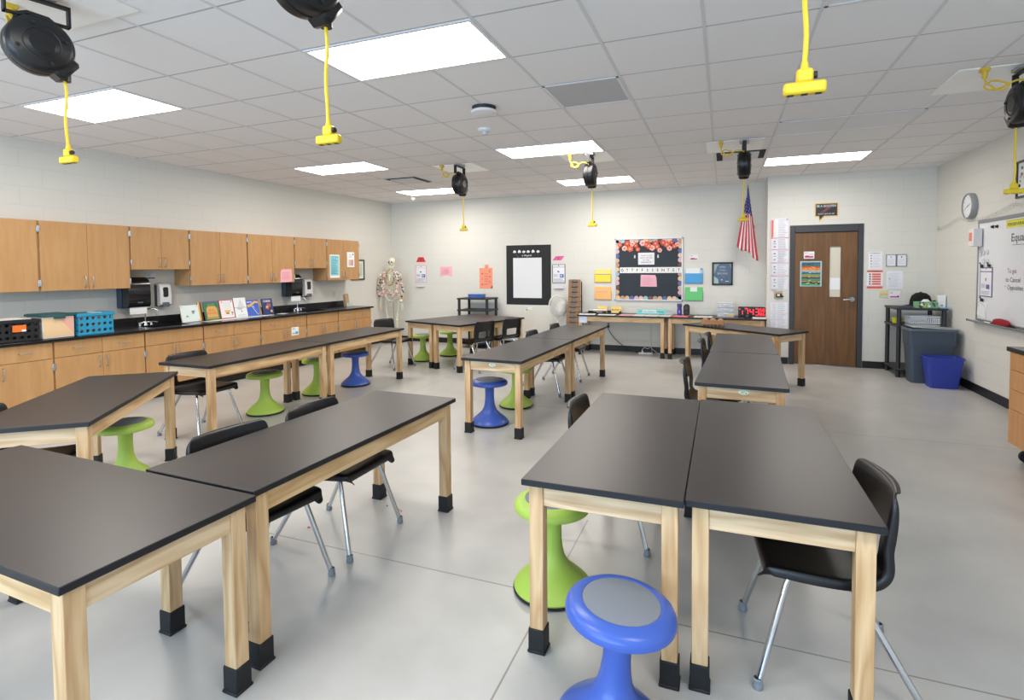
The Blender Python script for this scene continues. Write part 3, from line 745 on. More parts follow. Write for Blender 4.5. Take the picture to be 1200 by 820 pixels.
# countertop with two sink openings
t = thing('countertop', 'long black epoxy countertop along the maple base cabinets', 'countertop', wl(0, 0, 0), LROT)
c = M(); z0, z1 = CT-.028, CT; cuts = [(1.42, 1.90), (3.86, 4.34)]; ya, yb = -.50, -.17; F = -.655
xs = [-.6]+[v for q in cuts for v in q]+[5.29]
for i in range(0, len(xs), 2): c.box(xs[i], xs[i+1], F, -.002, z0, z1, EPOXY, .003)
for q in cuts: c.box(q[0], q[1], F, ya, z0, z1, EPOXY); c.box(q[0], q[1], yb, -.002, z0, z1, EPOXY)
c.build('worktop', t)
c = M(); c.box(-.6, 5.262, -.022, -.002, z1, z1+.10, EPOXY, .002); c.build('backsplash', t)
for q in cuts:
    c = M(); c.box(q[0], q[1], ya, yb, z0-.2, z0-.19, EPOXY); c.box(q[0]-.01, q[0], ya, yb, z0-.2, z0, EPOXY); c.box(q[1], q[1]+.01, ya, yb, z0-.2, z0, EPOXY); c.box(q[0], q[1], ya-.01, ya, z0-.2, z0, EPOXY); c.box(q[0], q[1], yb, yb+.01, z0-.2, z0, EPOXY)
    c.cyl(((q[0]+q[1])/2, -.33, z0-.19), ((q[0]+q[1])/2, -.33, z0-.186), .035, STEEL); c.build('sink_basin', t)
def faucet(s, label):
    t = thing('gooseneck_faucet', label, 'faucet', wl(s, .115, CT+.0005), LROT)
    b = M(); b.lathe([(0, 0), (.028, 0), (.028, .006), (.02, .018), (.017, .05), (0, .05)], CHROME, 20); b.tube([(-.07, 0, .03), (0, 0, .042), (.07, 0, .03)], .011, CHROME, 10); b.build('body', t)
    b = M(); b.tube([(0, 0, .04), (0, 0, .18)]+[(.0+.045*(1-math.cos(a))*.95, -.085*(1-math.cos(a))/2*1.2, .18+.03*math.sin(a)) for a in (PI*.15, PI*.3, PI*.5, PI*.7, PI*.88, PI)]+[(.086, -.102, .16)], .0085, CHROME, 12)
    b.cyl((.086, -.102, .165), (.086, -.102, .125), .011, CHROME, seg=12); b.build('spout', t)
    for sx in (-1, 1):
        b = M(); b.cyl((sx*.07, 0, 0), (sx*.07, 0, .036), .016, CHROME, .012); b.tube([(sx*.07, 0, .036), (sx*.085, -.02, .04), (sx*.115, -.055, .034)], [.008, .007, .005], CHROME, 8); b.build('lever', t)
faucet(1.56, 'chrome gooseneck faucet at the first sink, beneath the nearer towel dispenser')
faucet(4.00, 'chrome gooseneck faucet at the second sink, beneath the farther towel dispenser')
SMOKE = mat((22, 22, 26), .12, name='smoked_black_plastic', spec=.7)
def towel(s0, s1, z0, z1, label):
    t = thing('paper_towel_dispenser', label, 'dispenser', wl((s0+s1)/2, 0, z0), LROT)
    w, h = (s1-s0)/2, z1-z0
    prof = [(0, 0), (-.20, 0), (-.225, .03), (-.23, .16), (-.225, h-.10), (-.20, h-.04), (-.15, h-.008), (-.08, h), (0, h)]
    b = M(); n = len(prof); T = Matrix.Rotation(-PI/2, 4, 'Z')
    # side profile lies in local y,z: build an x,z prism and turn it
    b.poly([(-p[0], p[1]) for p in prof], -w, w, SMOKE, T=Matrix.Rotation(-PI/2, 4, 'Z'))
    b.build('cover', t, angle=40)
    M().box(-w-.012, w+.012, -.09, 0, -.012, h-.04, mat((60, 72, 88), .4, name='slate_dispenser_back'), .006).build('back_shell', t)
    M().box(-.10, .10, -.19, -.187, -.085, .002, WHITE).build('paper_towel', t)
    M().box(-.03, .03, -.2315, -.229, .05, .065, mat((90, 92, 96), .4)).build('badge', t)
towel(1.312, 1.568, 1.085, 1.455, 'black paper towel dispenser above the first sink')
towel(3.788, 4.012, 1.10, 1.46, 'black paper towel dispenser above the second sink, partly behind a pink sheet')
def soap(s0, s1, z0, z1, label):
    t = thing('soap_dispenser', label, 'dispenser', wl((s0+s1)/2, 0, z0), LROT)
    w, h = (s1-s0)/2, z1-z0
    b = M(); b.poly([(0, 0), (.075, 0), (.10, .02), (.105, h*.55), (.095, h-.04), (.07, h-.01), (0, h)], -w, w, WHITEP, T=Matrix.Rotation(-PI/2, 4, 'Z')); b.build('housing', t)
    M().box(-w-.008, w*.9, -.04, 0, -.005, h-.02, mat((70, 72, 78), .5)).build('wall_bracket', t)
    k = M(); k.poly(rr(-w*.45, w*.45, h*.38, h*.82, .02), -.1062, -.098, mat((48, 46, 46), .2)); k.build('level_window', t)
    M().box(-w*.6, w*.6, -.112, -.03, -.012, .045, mat((96, 100, 108), .4), .005).build('push_lever', t)
soap(1.76, 1.905, 1.075, 1.37, 'white soap dispenser right of the first towel dispenser')
soap(4.185, 4.36, 1.075, 1.385, 'white soap dispenser right of the second towel dispenser')
LBL = lambda c: [('t', .28, .8, .16, 'Sink', (40, 60, 110)), ('r', .1, .15, .9, .4, c)]
sheet('wall_label', 'small white label on the wall behind the first faucet, above the towel dispenser', 'label', 'L', 1.655, 1.775, 1.415, 1.495, (226, 226, 230), LBL((70, 120, 150)))
# crates on the counter
def crate(name, label, s0, s1, d0, d1, h, m, holes, r):
    t = thing(name, label, 'crate', wl((s0+s1)/2, (d0+d1)/2, CT+.0008), LROT)
    w, dp = s1-s0, d1-d0; b = M()
    for sy in (-1, 1):
        b.plate(w, h*.86, holes[0], holes[1], r, .006, m, T=Matrix.Translation((0, sy*dp/2, .012)))
    for sx in (-1, 1):
        b.plate(dp, h*.86, holes[0], holes[1], r, .006, m, T=Matrix.Translation((sx*w/2, 0, .012)) @ Matrix.Rotation(PI/2, 4, 'Z'))
    b.box(-w/2, w/2, -dp/2, dp/2, 0, .014, m, .003)
    b.build('basket_walls', t)
    for zz, hh, oo, nm_ in ((h*.86, h*.14, .012, 'top_rim'), (0, .022, .006, 'base_rim')):
        q = M()
        for a in ((-w/2-oo, w/2+oo, -dp/2-oo, -dp/2+.004), (-w/2-oo, w/2+oo, dp/2-.004, dp/2+oo), (-w/2-oo, -w/2+.004, -dp/2, dp/2), (w/2-.004, w/2+oo, -dp/2, dp/2)):
            q.box(a[0], a[1], a[2], a[3], zz, zz+hh, m, .003)
        q.build(nm_, t)
    return t, w, dp
TEAL = mat((38, 142, 178), .45, name='teal_plastic')
t, w, dp = crate('milk_crate', 'teal plastic crate with round holes on the black counter', .60, .935, .27, .585, .235, TEAL, (6, 3), .017)
tc_ = M()
for i in range(7): tc_.box(-.14+.04*i, -.115+.04*i, -.12, .12, .02, .19+.015*(i % 3), mat(((196, 120, 90), (220, 216, 206), (90, 100, 80), (170, 60, 60))[i % 4], .7), T=Matrix.Rotation(0, 4, 'Z'))
tag(tc_.build('paper_folders', None, wl(.767, .43, CT+.016), LROT), 'colourful folders standing inside the teal crate', 'folders')
BLK = mat((24, 25, 28), .5, name='black_crate_plastic')
t, w, dp = crate('milk_crate', 'black plastic crate with an orange label at the left edge', -.13, .262, .27, .59, .215, BLK, (7, 3), .016)
M().box(-.02, .085, -dp/2-.02, -dp/2-.014, .10, .165, mat((226, 112, 40), .5)).build('orange_label', t)
M().box(.05, .082, -dp/2-.0212, -dp/2-.02, .102, .12, WHITE).build('label_note', t)
b = M(); b.box(-.17, .17, -.14, .14, 0, .004, WHITE); b.box(-.16, .16, -.15, .12, .004, .007, mat((226, 224, 220), .6), T=Matrix.Rotation(.06, 4, 'Z'))
tag(b.build('paper_stack', None, wl(.04, .43, CT+.2165), LROT), 'white papers lying on the black crate', 'papers')
t = thing('file_box', 'clear file box of peach folders with dark green lid, between two crates', 'storage box', wl(.430, .43, CT+.0008), LROT)
CLR = mat((222, 214, 204), .25, name='cloudy_clear_plastic')
PEACH = mat((226, 192, 148), .5, name='peach_folder_side'); PINKF = mat((224, 168, 152), .5, name='pink_folder_side')
b = M(); b.box(-.138, .138, -.15, .15, 0, .225, CLR, .006); b.build('tub', t)
b = M(); b.add([(-.13, -.1512, .015), (.13, -.1512, .015), (.13, -.1512, .04), (0, -.1512, .205), (-.13, -.1512, .205)], [(0, 1, 2, 3, 4)], PEACH); b.add([(.13, -.1512, .04), (.13, -.1512, .205), (0, -.1512, .205)], [(0, 1, 2)], PINKF); b.build('folders_seen_through_side', t)
LID = mat((34, 78, 80), .45, name='dark_green_lid')
b = M(); b.box(-.149, .149, -.17, .17, .222, .245, LID, .006); b.box(-.135, .135, -.155, .155, .245, .25, LID, .003); b.build('lid', t)
M().box(-.05, .05, -.18, -.165, .20, .235, LID, .004).build('latch', t)
# picture books leaning on the splash
def book(label, s0, s1, hgt, tilt_d, marks, c, th=.012, spine=(60, 60, 70), rz=0.0, d=.30):
    w = s1-s0; t = thing('picture_book', label, 'book', wl((s0+s1)/2, d, CT+.0035), LROT+rz, 'picture books standing on the counter')
    T = Matrix.Rotation(-math.radians(tilt_d), 4, 'X')
    b = M(); b.box(-w/2, w/2, .0, .0015, 0, hgt, mat(c, .45), T=T); b.box(-w/2, w/2, th-.0015, th, 0, hgt, mat(c, .45), T=T); b.box(-w/2, -w/2+.002, 0, th, 0, hgt, mat(spine, .45), T=T)
    b.build('cover', t)
    M().box(-w/2+.002, w/2-.004, .0015, th-.0015, .003, hgt-.003, WHITE, T=T).build('page_block', t)
    b = M(); y = -.0004
    for k in marks:
        y -= .0005
        fx = lambda x: (x-.5)*w
        fz = lambda z: z*hgt
        if k[0] == 'r': b.add([(fx(k[1]), y, fz(k[2])), (fx(k[3]), y, fz(k[2])), (fx(k[3]), y, fz(k[4])), (fx(k[1]), y, fz(k[4]))], [(0, 1, 2, 3)], mat(k[5], .5), T)
        elif k[0] == 't': b.text(k[4], fx(k[1]), fz(k[2]), k[3]*hgt, y, mat(k[5], .5), w=(k[6]*w if len(k) > 6 else None), T=T)
        elif k[0] == 'c': b.add([(fx(k[1])+k[3]*hgt*math.cos(2*PI*i/16), y, fz(k[2])+k[3]*hgt*math.sin(2*PI*i/16)) for i in range(16)], [tuple(range(16))], mat(k[4], .5), T)
        elif k[0] == 'p': b.add([(fx(x), y, fz(z)) for x, z in k[1]], [tuple(range(len(k[1])))], mat(k[2], .5), T)
    b.build('cover_print', t)
    return t
book('pale white game board leaning at the left end of the books', 1.93, 2.178, .225, 14, [('c', .32, .35, .05, (120, 150, 120)), ('c', .68, .55, .09, (140, 150, 160)), ('r', .25, .3, .42, .33, (90, 110, 90)), ('r', .6, .62, .8, .66, (80, 90, 100)), ('c', .93, .93, .02, (40, 60, 50)), ('c', .07, .93, .02, (40, 60, 50)), ('c', .93, .06, .02, (40, 60, 50))], (222, 232, 230), spine=(226, 196, 120), d=.27)
book('thin tan book edge standing between the white board and green book', 2.185, 2.235, .258, 13, [('r', .0, 0, .4, 1, (230, 200, 120)), ('r', .55, 0, 1, 1, (150, 84, 40))], (206, 160, 96), d=.255)
book('green picture book with orange title panel', 2.235, 2.455, .262, 14, [('r', .0, .9, 1, 1, (84, 90, 120)), ('r', .12, .05, .9, .16, (164, 140, 84)), ('p', [(.15, .16), (.88, .16), (.88, .6), (.75, .74), (.28, .74), (.15, .6)], (206, 160, 90)), ('t', .5, .52, .10, 'BUG', (214, 84, 44), .5), ('t', .5, .36, .10, 'HUNTER', (220, 88, 44), .65), ('t', .5, .82, .06, 'the great', (140, 190, 100), .6)], (44, 116, 66), spine=(60, 70, 100))
book('white picture book with red border and cartoon cup', 2.465, 2.69, .268, 13, [('r', .05, .04, .95, .96, (236, 230, 228)), ('r', .22, .12, .8, .9, (222, 220, 220)), ('p', [(.36, .30), (.62, .30), (.7, .44), (.3, .44)], (232, 178, 60)), ('r', .4, .24, .6, .30, (50, 60, 80)), ('c', .82, .30, .05, (120, 110, 50)), ('c', .82, .2, .03, (40, 46, 60)), ('c', .18, .88, .03, (50, 60, 60)), ('c', .84, .9, .035, (70, 70, 130))]+[('c', .12, .1+.13*i, .015, (60, 80, 70) if i % 2 else (200, 60, 80)) for i in range(6)], (196, 74, 88), spine=(150, 40, 60))
book('large white book with a grey triangle drawing', 2.695, 2.898, .288, 13, [('p', [(.25, .5), (.85, .5), (.55, .92)], (206, 207, 209)), ('r', .0, .475, 1, .495, (120, 120, 126)), ('r', .35, .4, .62, .43, (100, 100, 106)), ('c', .55, .3, .035, (90, 92, 98)), ('c', .3, .43, .02, (60, 60, 66)), ('r', .2, .1, .8, .12, (180, 180, 184))], (226, 228, 230), spine=(50, 52, 60))
book('blue picture book with an orange arc and a leaping figure', 2.903, 3.112, .243, 14, [('p', [(.05, .55), (.4, .62), (.7, .8), (.95, .78), (.95, .9), (.65, .92), (.3, .74), (.05, .7)], (222, 176, 84)), ('p', [(.4, .6), (.55, .62), (.95, .1), (.75, .1)], (160, 190, 236)), ('p', [(.5, .55), (.62, .5), (.9, .14), (.82, .12)], (40, 50, 110)), ('r', .05, .85, .45, .9, (214, 214, 230)), ('r', 0, 0, 1, .05, (66, 120, 210))], (62, 92, 190), spine=(30, 34, 70))
book('thin patterned book edge beside the navy book at the right', 3.117, 3.166, .232, 13, [('r', 0, .1, .5, .9, (214, 190, 120)), ('r', .5, .3, 1, .6, (150, 130, 90))], (190, 160, 90), d=.27)
book('navy picture book with white title, last in the row', 3.17, 3.365, .248, 13, [('t', .5, .84, .13, 'CHEEK', (232, 232, 238), .72), ('p', [(.25, .4), (.5, .3), (.62, .45), (.8, .5), (.78, .68), (.45, .7)], (160, 96, 72)), ('c', .42, .48, .08, (222, 178, 120)), ('c', .78, .2, .075, (240, 190, 80)), ('c', .4, .62, .05, (60, 60, 70))], (36, 48, 104), spine=(20, 26, 60))
b = M(); b.box(-.45, .42, -.05, .06, 0, .004, WHITE); b.box(.2, .52, -.045, .04, 0, .0035, mat((230, 232, 234), .5)); b.box(-.6, -.1, -.06, .05, 0, .0025, mat((216, 218, 218), .3))
tag(b.build('paper_strip', None, wl(2.72, .40, CT+.0005), LROT), 'long white paper strips lying in front of the picture books', 'papers')
tag(M().box(-.075, .075, -.06, .06, 0, .0015, WHITE).build('paper_slip', None, wl(3.46, .37, CT+.0005), LROT+.3), 'small white slip on the counter right of the navy book', 'paper')
# slanted cardboard holder at the counter's end
t = thing('brochure_holder', 'tan slanted box with glass jars at the far end of the counter', 'holder', wl(5.12, .17, CT+.0008), LROT)
M().box(-.045, .045, -.03, .03, .007, .232, mat((178, 150, 116), .7, name='tan_cardboard'), .004, T=Matrix.Rotation(math.radians(-8), 4, 'Y')).build('slanted_box', t)
jb = M()
for x in (-.05, .0, .045): jb.lathe([(0, 0), (.018, 0), (.019, .05), (.014, .06), (.014, .068), (0, .068)], mat((196, 200, 200), .15, name='jar_glass'), 16, c=(x, -.06, 0))
jb.build('glass_jars', t)
# sheets on the cabinets and wall
F_ = .3265
sheet('pink_sheet', 'pink paper taped low on a wall cabinet door beside the second towel dispenser', 'paper', 'L', 3.465, 3.70, 1.335, 1.545, (238, 176, 184), lines(.15, .85, .2, .8, 5, (214, 150, 160)), d=F_+.002, outline=[(0, 0), (1, .02), (.98, .92), (.88, 1), (.12, .98), (.03, .8)])
sheet('teal_list', 'tall teal list poster on the left door of the last wall cabinet', 'poster', 'L', 4.535, 4.775, 1.385, 1.795, (234, 238, 236), [('r', .06, .1, .94, .95, (150, 214, 224)), ('t', .5, .9, .045, 'THE RULES', (50, 70, 80), .8)]+lines(.12, .85, .15, .84, 11, (82, 150, 164)), d=F_+.002)
sheet('white_flyer', 'small white flyer on the right door of the last wall cabinet', 'poster', 'L', 4.97, 5.16, 1.575, 1.85, (240, 240, 240), [('t', .45, .84, .06, 'Notice', (130, 120, 190), .5), ('t', .45, .68, .06, 'Folders', (100, 90, 110), .6), ('r', .2, .1, .42, .5, (214, 194, 150)), ('r', .42, .1, .62, .5, (180, 180, 196)), ('r', .62, .1, .82, .5, (226, 120, 110)), ('c', .8, .85, .06, (90, 96, 110))], d=F_+.002)
sheet('cabinet_label', 'small white label on a base cabinet door below the books', 'label', 'L', 3.39, 3.53, .515, .645, (232, 234, 236), [('t', .3, .78, .14, 'Safety', (60, 90, 150), .4), ('r', .5, .15, .9, .45, (90, 160, 190)), ('r', .12, .2, .45, .3, (120, 140, 160))], d=.6215)
t = thing('wall_outlet', 'cream outlet above the counter splash near the far end', 'outlet', wl(4.97, .001, 1.07), LROT)
M().box(-.036, .036, -.006, 0, -.058, .058, mat((206, 200, 178), .5), .002).build('cover_plate', t)
b = M()
for z in (-.02, .02): b.poly(rr(-.016, .016, z-.013, z+.013, .008), -.008, -.005, mat((196, 190, 168), .5))
b.build('sockets', t)
t = thing('framed_certificate', 'black framed picture half hidden behind the last wall cabinet', 'picture', wl(5.62, .002, 1.525), LROT)
b = M()
for q in ((-.19, -.165, -.2, .2), (.165, .19, -.2, .2), (-.19, .19, -.2, -.175), (-.19, .19, .175, .2)): b.box(q[0], q[1], -.022, 0, q[2], q[3], BLACKM, .002)
b.build('frame', t)
b = M().box(-.166, .166, -.012, -.004, -.176, .176, mat((222, 224, 216), .4)); b.build('mat_board', t)
b = M(); b.box(-.10, .12, -.0128, -.012, -.12, .12, mat((196, 204, 196), .5)); b.build('print', t)
# ---------------------------------------------------------------- back wall
K1, K2, K3 = (40, 40, 44), (120, 122, 130), (170, 172, 178)
blobs = []
for i, (x, ch) in enumerate(zip((.19, .30, .40, .50, .61, .72), ('D', 'is', 'C', 'in', 'O', 've'))):
    blobs += [('c', x, .893+.006*math.sin(i*2), .021, (236, 236, 236)), ('c', x-.012, .886, .016, (236, 236, 236)), ('c', x+.018, .888, .016, (236, 236, 236)), ('t', x, .89, .016, ch, (90, 90, 90))]
sheet('black_poster', 'large black paper poster with a blank white sheet in its middle', 'poster', 'B', -4.017, -3.092, .820, 1.983, mat((24, 24, 26), .6, name='black_poster_paper'), blobs+[('t', .47, .823, .026, 'is Magical', (230, 230, 230), .22), ('p', [(.22, .85), (.225, .85), (.31, .78), (.30, .78)], (150, 150, 150)), ('r', .72, .83, .725, .87, (120, 120, 120))])
sheet('blank_sheet', 'blank white paper mounted on the black poster', 'paper', 'B', -3.869, -3.279, .953, 1.735, (226, 228, 232), d=.008)
sheet('red_tab', 'red trapezoid card high on the wall right of the skeleton', 'card', 'B', -6.077, -5.845, 1.678, 1.780, (206, 54, 60), [('r', .47, .3, .53, .8, (120, 30, 36)), ('r', .44, .3, .56, .36, (120, 30, 36))], outline=[(0, 0), (1, 0), (.76, 1), (.22, 1)])
def pass_doc(w, h0, h1, z0, z1, label, rim, extra=()):
    return sheet('wall_pocket', label, 'sign', w, h0, h1, z0, z1, rim, [('r', .05, .03, .95, .97, (232, 232, 238)), ('r', .03, .845, .97, .865, rim), ('c', .5, .93, .028, (40, 40, 46)), ('c', .46, .62, .045, K2), ('c', .52, .60, .03, (90, 92, 100)), ('r', .58, .30, .88, .48, (76, 108, 176)), ('r', .64, .36, .76, .43, (220, 226, 236))]+lines(.12, .9, .06, .26, 4, K3)+lines(.12, .5, .34, .5, 3, K3)+list(extra))
pass_doc('B', -6.099, -5.829, 1.252, 1.606, 'pink-rimmed information sheet below the red trapezoid card', (218, 160, 178))
pass_doc('B', -3.068, -2.809, 1.244, 1.602, 'black-rimmed information sheet right of the black poster', (52, 52, 62))
def ledge(x0, x1, z0, z1, label):
    t = thing('marker_ledge', label, 'ledge', ((x0+x1)/2, YB, z0)); w = (x1-x0)/2
    b = M(); b.box(-w, w, -.03, 0, 0, .006, WHITEP); b.box(-w, w, -.03, -.024, 0, .02, WHITEP); b.build('shelf', t)
    b = M(); b.box(-w*.9, w*.9, -.004, 0, .006, z1-z0, mat((214, 216, 222), .3)); b.build('back_plate', t)
    b = M()
    for i in range(4): b.cyl((-w*.7+i*w*.45, -.014, .011), (-w*.7+i*w*.45+.05, -.014, .011), .005, mat(((230, 230, 232), (150, 150, 166), (214, 214, 220), (190, 190, 204))[i], .4), seg=8)
    b.build('markers', t)
ledge(-6.072, -5.885, 1.150, 1.21, 'small clear ledge under the pink-rimmed sheet')
ledge(-3.039, -2.835, 1.138, 1.207, 'small clear ledge under the black-rimmed sheet')
sheet('pink_sheet', 'pink paper sheet alone on the back wall, left of the orange poster', 'paper', 'B', -5.509, -5.223, 1.372, 1.583, (236, 178, 188), lines(.14, .86, .2, .85, 5, (220, 150, 164))+[('t', .5, .5, .3, 'TE', (222, 150, 162), .3)], outline=[(0, 0), (.25, .07), (.5, .12), (.75, .07), (1, 0), (.99, 1), (0, .97)])
b12 = [('t', .78, .84, .12, '2', (84, 52, 54)), ('c', .08, .93, .02, (120, 66, 54)), ('p', [(.84, .02), (.98, .02), (.98, .16)], (110, 60, 66))]
for x, z, c in ((.22, .72, (120, 66, 110)), (.8, .58, (110, 84, 60)), (.22, .46, (222, 132, 60)), (.8, .33, (190, 84, 50)), (.22, .2, (160, 50, 80))): b12.append(('c', x, z, .032, c))
for z in (.72, .6, .46, .36, .22): b12.append(('r', .4, z-.012, .68, z+.012, (206, 122, 110)))
sheet('orange_poster', 'orange poster with dark numerals above the black shelf stand', 'poster', 'B', -4.605, -4.317, 1.131, 1.542, (244, 152, 122), b12)
sheet('number_tab', 'orange tab with numeral 1 on top of the orange poster', 'card', 'B', -4.489, -4.404, 1.515, 1.612, (244, 160, 132), [('t', .5, .45, .6, '1', (70, 48, 48))], d=.006)
sheet('pink_tag', 'slanted magenta tag above the black-rimmed sheet', 'card', 'B', -3.062, -2.824, 1.678, 1.759, (222, 96, 152), [('t', .5, .5, .55, '2', (120, 40, 84))], outline=[(0, 0), (.72, 0), (1, 1), (.28, 1)])
sheet('note_card', 'small white and lime card under the black poster', 'card', 'B', -3.629, -3.484, .687, .782, (230, 230, 230), [('t', .22, .78, .18, 'Fire', K1, .28), ('r', .1, .12, .95, .3, (196, 214, 60)), ('r', .1, .3, .4, .44, (90, 100, 60))])
sheet('note_card', 'small white and magenta card right of the bulletin board', 'card', 'B', -.559, -.418, 1.649, 1.746, (232, 230, 232), [('t', .22, .82, .15, 'Safe', K1, .26), ('r', .08, .14, .9, .34, (170, 50, 104)), ('r', .2, .34, .6, .42, (120, 40, 80))])
def folder(label, h0, h1, z0, z1, c, card, mk, z=0):
    t = thing('file_pocket', label, 'file pocket', ((h0+h1)/2, YB, (z0+z1)/2)); w, h = (h1-h0)/2, (z1-z0)/2
    b = M(); b.box(-w, w, -.004, 0, -h, h, mat(c, .35), .001); b.box(-w, w, -.018, -.014, -h, h*.35, mat(c, .3)); b.box(-w, -w+.004, -.018, 0, -h, h*.35, mat(c, .3)); b.box(w-.004, w, -.018, 0, -h, h*.35, mat(c, .3)); b.box(-w, w, -.018, 0, -h, -h+.004, mat(c, .3))
    b.build('pocket', t)
    b = M()
    for x0, x1, q0, q1, cc in card: b.box(x0*w, x1*w, -.012, -.006, q0*h, q1*h, mat(cc, .5))
    b.build('inserted_paper', t)
    if mk:
        b = M()
        for x0, x1, q0, q1, cc in mk: b.add([(x0*w, -.0186, q0*h), (x1*w, -.0186, q0*h), (x1*w, -.0186, q1*h), (x0*w, -.0186, q1*h)], [(0, 1, 2, 3)], mat(cc, .4))
        b.build('label_strip', t)
folder('yellow file pocket left of the bulletin board', -2.241, -1.933, 1.264, 1.498, (240, 214, 40), [(-.92, .92, -.2, .95, (246, 222, 120))], [(-.9, .9, .20, .34, (150, 150, 150))])
folder('orange file pocket below the yellow one', -2.241, -1.930, .945, 1.179, (252, 184, 106), [(-.9, .9, -.2, .9, (250, 190, 120))], [(-.86, .62, .16, .30, (216, 160, 150))])
folder('blue file pocket right of the bulletin board', -.632, -.339, 1.248, 1.508, (52, 146, 206), [(-.95, .72, -.2, 1.02, (232, 234, 238)), (.74, .98, .1, .8, (180, 210, 230))], None)
folder('green file pocket below the blue one', -.630, -.334, .947, 1.184, (96, 196, 104), [(-.42, .36, -.2, .98, (230, 234, 234))], None)
# bulletin board
bx0, bx1, bz0, bz1 = -1.866, -.668, .935, 2.058
t = thing('bulletin_board', 'black bulletin board with scalloped multicolour border', 'bulletin board', ((bx0+bx1)/2, YB, (bz0+bz1)/2))
w, h = (bx1-bx0)/2, (bz1-bz0)/2
ALU = mat((206, 206, 208), .35, .3, name='aluminium_trim')
b = M()
for q in ((-w, -w+.022, -h, h), (w-.022, w, -h, h), (-w, w, -h, -h+.022), (-w, w, h-.022, h)): b.box(q[0], q[1], -.026, 0, q[2], q[3], ALU, .003)
b.build('frame', t)
M().box(-w+.02, w-.02, -.012, -.002, -h+.02, h-.02, mat((44, 52, 62), .75, name='blue_black_backing_paper', var=.12, vscale=5, bump=.3, bscale=6)).build('backing_paper', t)
b = M(); pal = [(226, 190, 168), (206, 176, 140), (150, 190, 204), (90, 104, 168), (120, 72, 58), (224, 196, 140), (214, 176, 186), (190, 150, 130)]
r = .040; k = 0
def scal(cx, cz, dx, dz):
    global k
    n = 10; a0 = math.atan2(dz, dx)-PI/2
    pts = [(cx+r*math.cos(a0+PI*i/n), cz+r*math.sin(a0+PI*i/n)) for i in range(n+1)]
    px, pz = -dx*.028, -dz*.028
    pts += [(pts[-1][0]+px, pts[-1][1]+pz), (pts[0][0]+px, pts[0][1]+pz)]
    yy = -.0135-.0004*(k % 2)
    b.add([(x, yy, z) for x, z in pts], [tuple(range(len(pts)))], mat(pal[(k*5+k//8) % 8], .6)); k += 1
nx = 14; nz = 13
for i in range(nx):
    x = -w+.06+(2*w-.12)*i/(nx-1); scal(x, h-.045, 0, -1); scal(x, -h+.045, 0, 1)
for i in range(nz):
    z = -h+.07+(2*h-.14)*i/(nz-1); scal(-w+.045, z, 1, 0); scal(w-.045, z, -1, 0)
b.build('scalloped_border', t)
BXY = lambda px, pz: ((bx0+bx1)/2+px*w, (bz0+bz1)/2+pz*h)
# paper flowers
fl0 = None
flw = [(-.84, .80), (-.70, .68), (-.62, .83), (-.53, .66), (-.46, .82), (-.36, .76), (-.30, .64), (-.16, .84), (-.05, .80), (.02, .74), (.12, .68), (.22, .82), (.26, .72), (.34, .60), (.44, .84), (.54, .78), (.62, .66), (.68, .84), (.76, .72), (.84, .78)]
pals = [((218, 100, 70), (238, 186, 176)), ((236, 182, 172), (216, 92, 70)), ((206, 78, 56), (230, 160, 150))]
fm = []
for ci, co in pals:
    q = M(); n = 6
    for i in range(n):
        a = 2*PI*i/n; q.ball((.030*math.cos(a), -.006-.002*(i % 2), .030*math.sin(a)), (.022, .005, .022), mat(ci, .6), 8)
    q.ball((0, -.012, 0), (.016, .006, .016), mat(co, .6), 8)
    fm.append(q.mesh('paper_flower'))
for i, (px, pz) in enumerate(flw):
    o = bpy.data.objects.new('paper_flower', fm[i % 3]); COL.objects.link(o)
    x, z = BXY(px, pz); o.location = (x, YB-.0145, z); o.rotation_euler = (0, random.random()*6, 0); s = random.uniform(.8, 1.15); o.scale = (s, 1, s)
    tag(o, 'orange, red or white paper flower along the top of the bulletin board', 'paper flower', 'paper flowers on the bulletin board')
sheet('question_card', 'white question card near the top of the bulletin board', 'card', 'B', -1.442, -1.156, 1.582, 1.796, (226, 226, 230), [('t', .5, .76, .1, 'WHAT IS THE', K2, .7), ('t', .5, .57, .1, 'NEXT LETTER', K2, .78), ('t', .5, .38, .1, 'IN THE', K2, .4), ('t', .5, .19, .1, 'SEQUENCE?', K2, .74)], d=.015)
sheet('small_slip', 'tiny white slip left of the question card', 'paper', 'B', -1.515, -1.49, 1.70, 1.755, (206, 208, 214), d=.015)
sheet('small_slip', 'tiny white slip right of the question card', 'paper', 'B', -1.105, -1.08, 1.70, 1.755, (206, 208, 214), d=.015)
names = ['white card with letter O starting the letter row', 'white card with the first letter T in the letter row', 'white card with the second letter T in the letter row', 'white card with the first letter F in the letter row', 'white card with the second letter F in the letter row', 'white card with the first letter S in the letter row', 'white card with the second letter S in the letter row', 'white card with the first letter E in the letter row', 'white card with letter N in the letter row', 'white card with the T between N and E in the letter row', 'white card with the second letter E in the letter row', 'white card with the final T ending the letter row']
x0, x1 = -1.772, -.690; dx = (x1-x0)/12
for i, (c, lb) in enumerate(zip('OTTFFSSENTET', names)):
    mk = [('t', .5, .5, .52, c, (48, 46, 46))]
    if c == 'O': mk = [('p', [(.5, .15), (.82, .5), (.5, .85), (.18, .5)], (48, 46, 46)), ('p', [(.5, .3), (.68, .5), (.5, .7), (.32, .5)], (236, 236, 232))]
    sheet('letter_card', lb, 'letter card', 'B', x0+dx*i+.001, x0+dx*(i+1)-.001, 1.432, 1.535, (234, 234, 232), mk, d=.016, group='letter cards on the bulletin board')
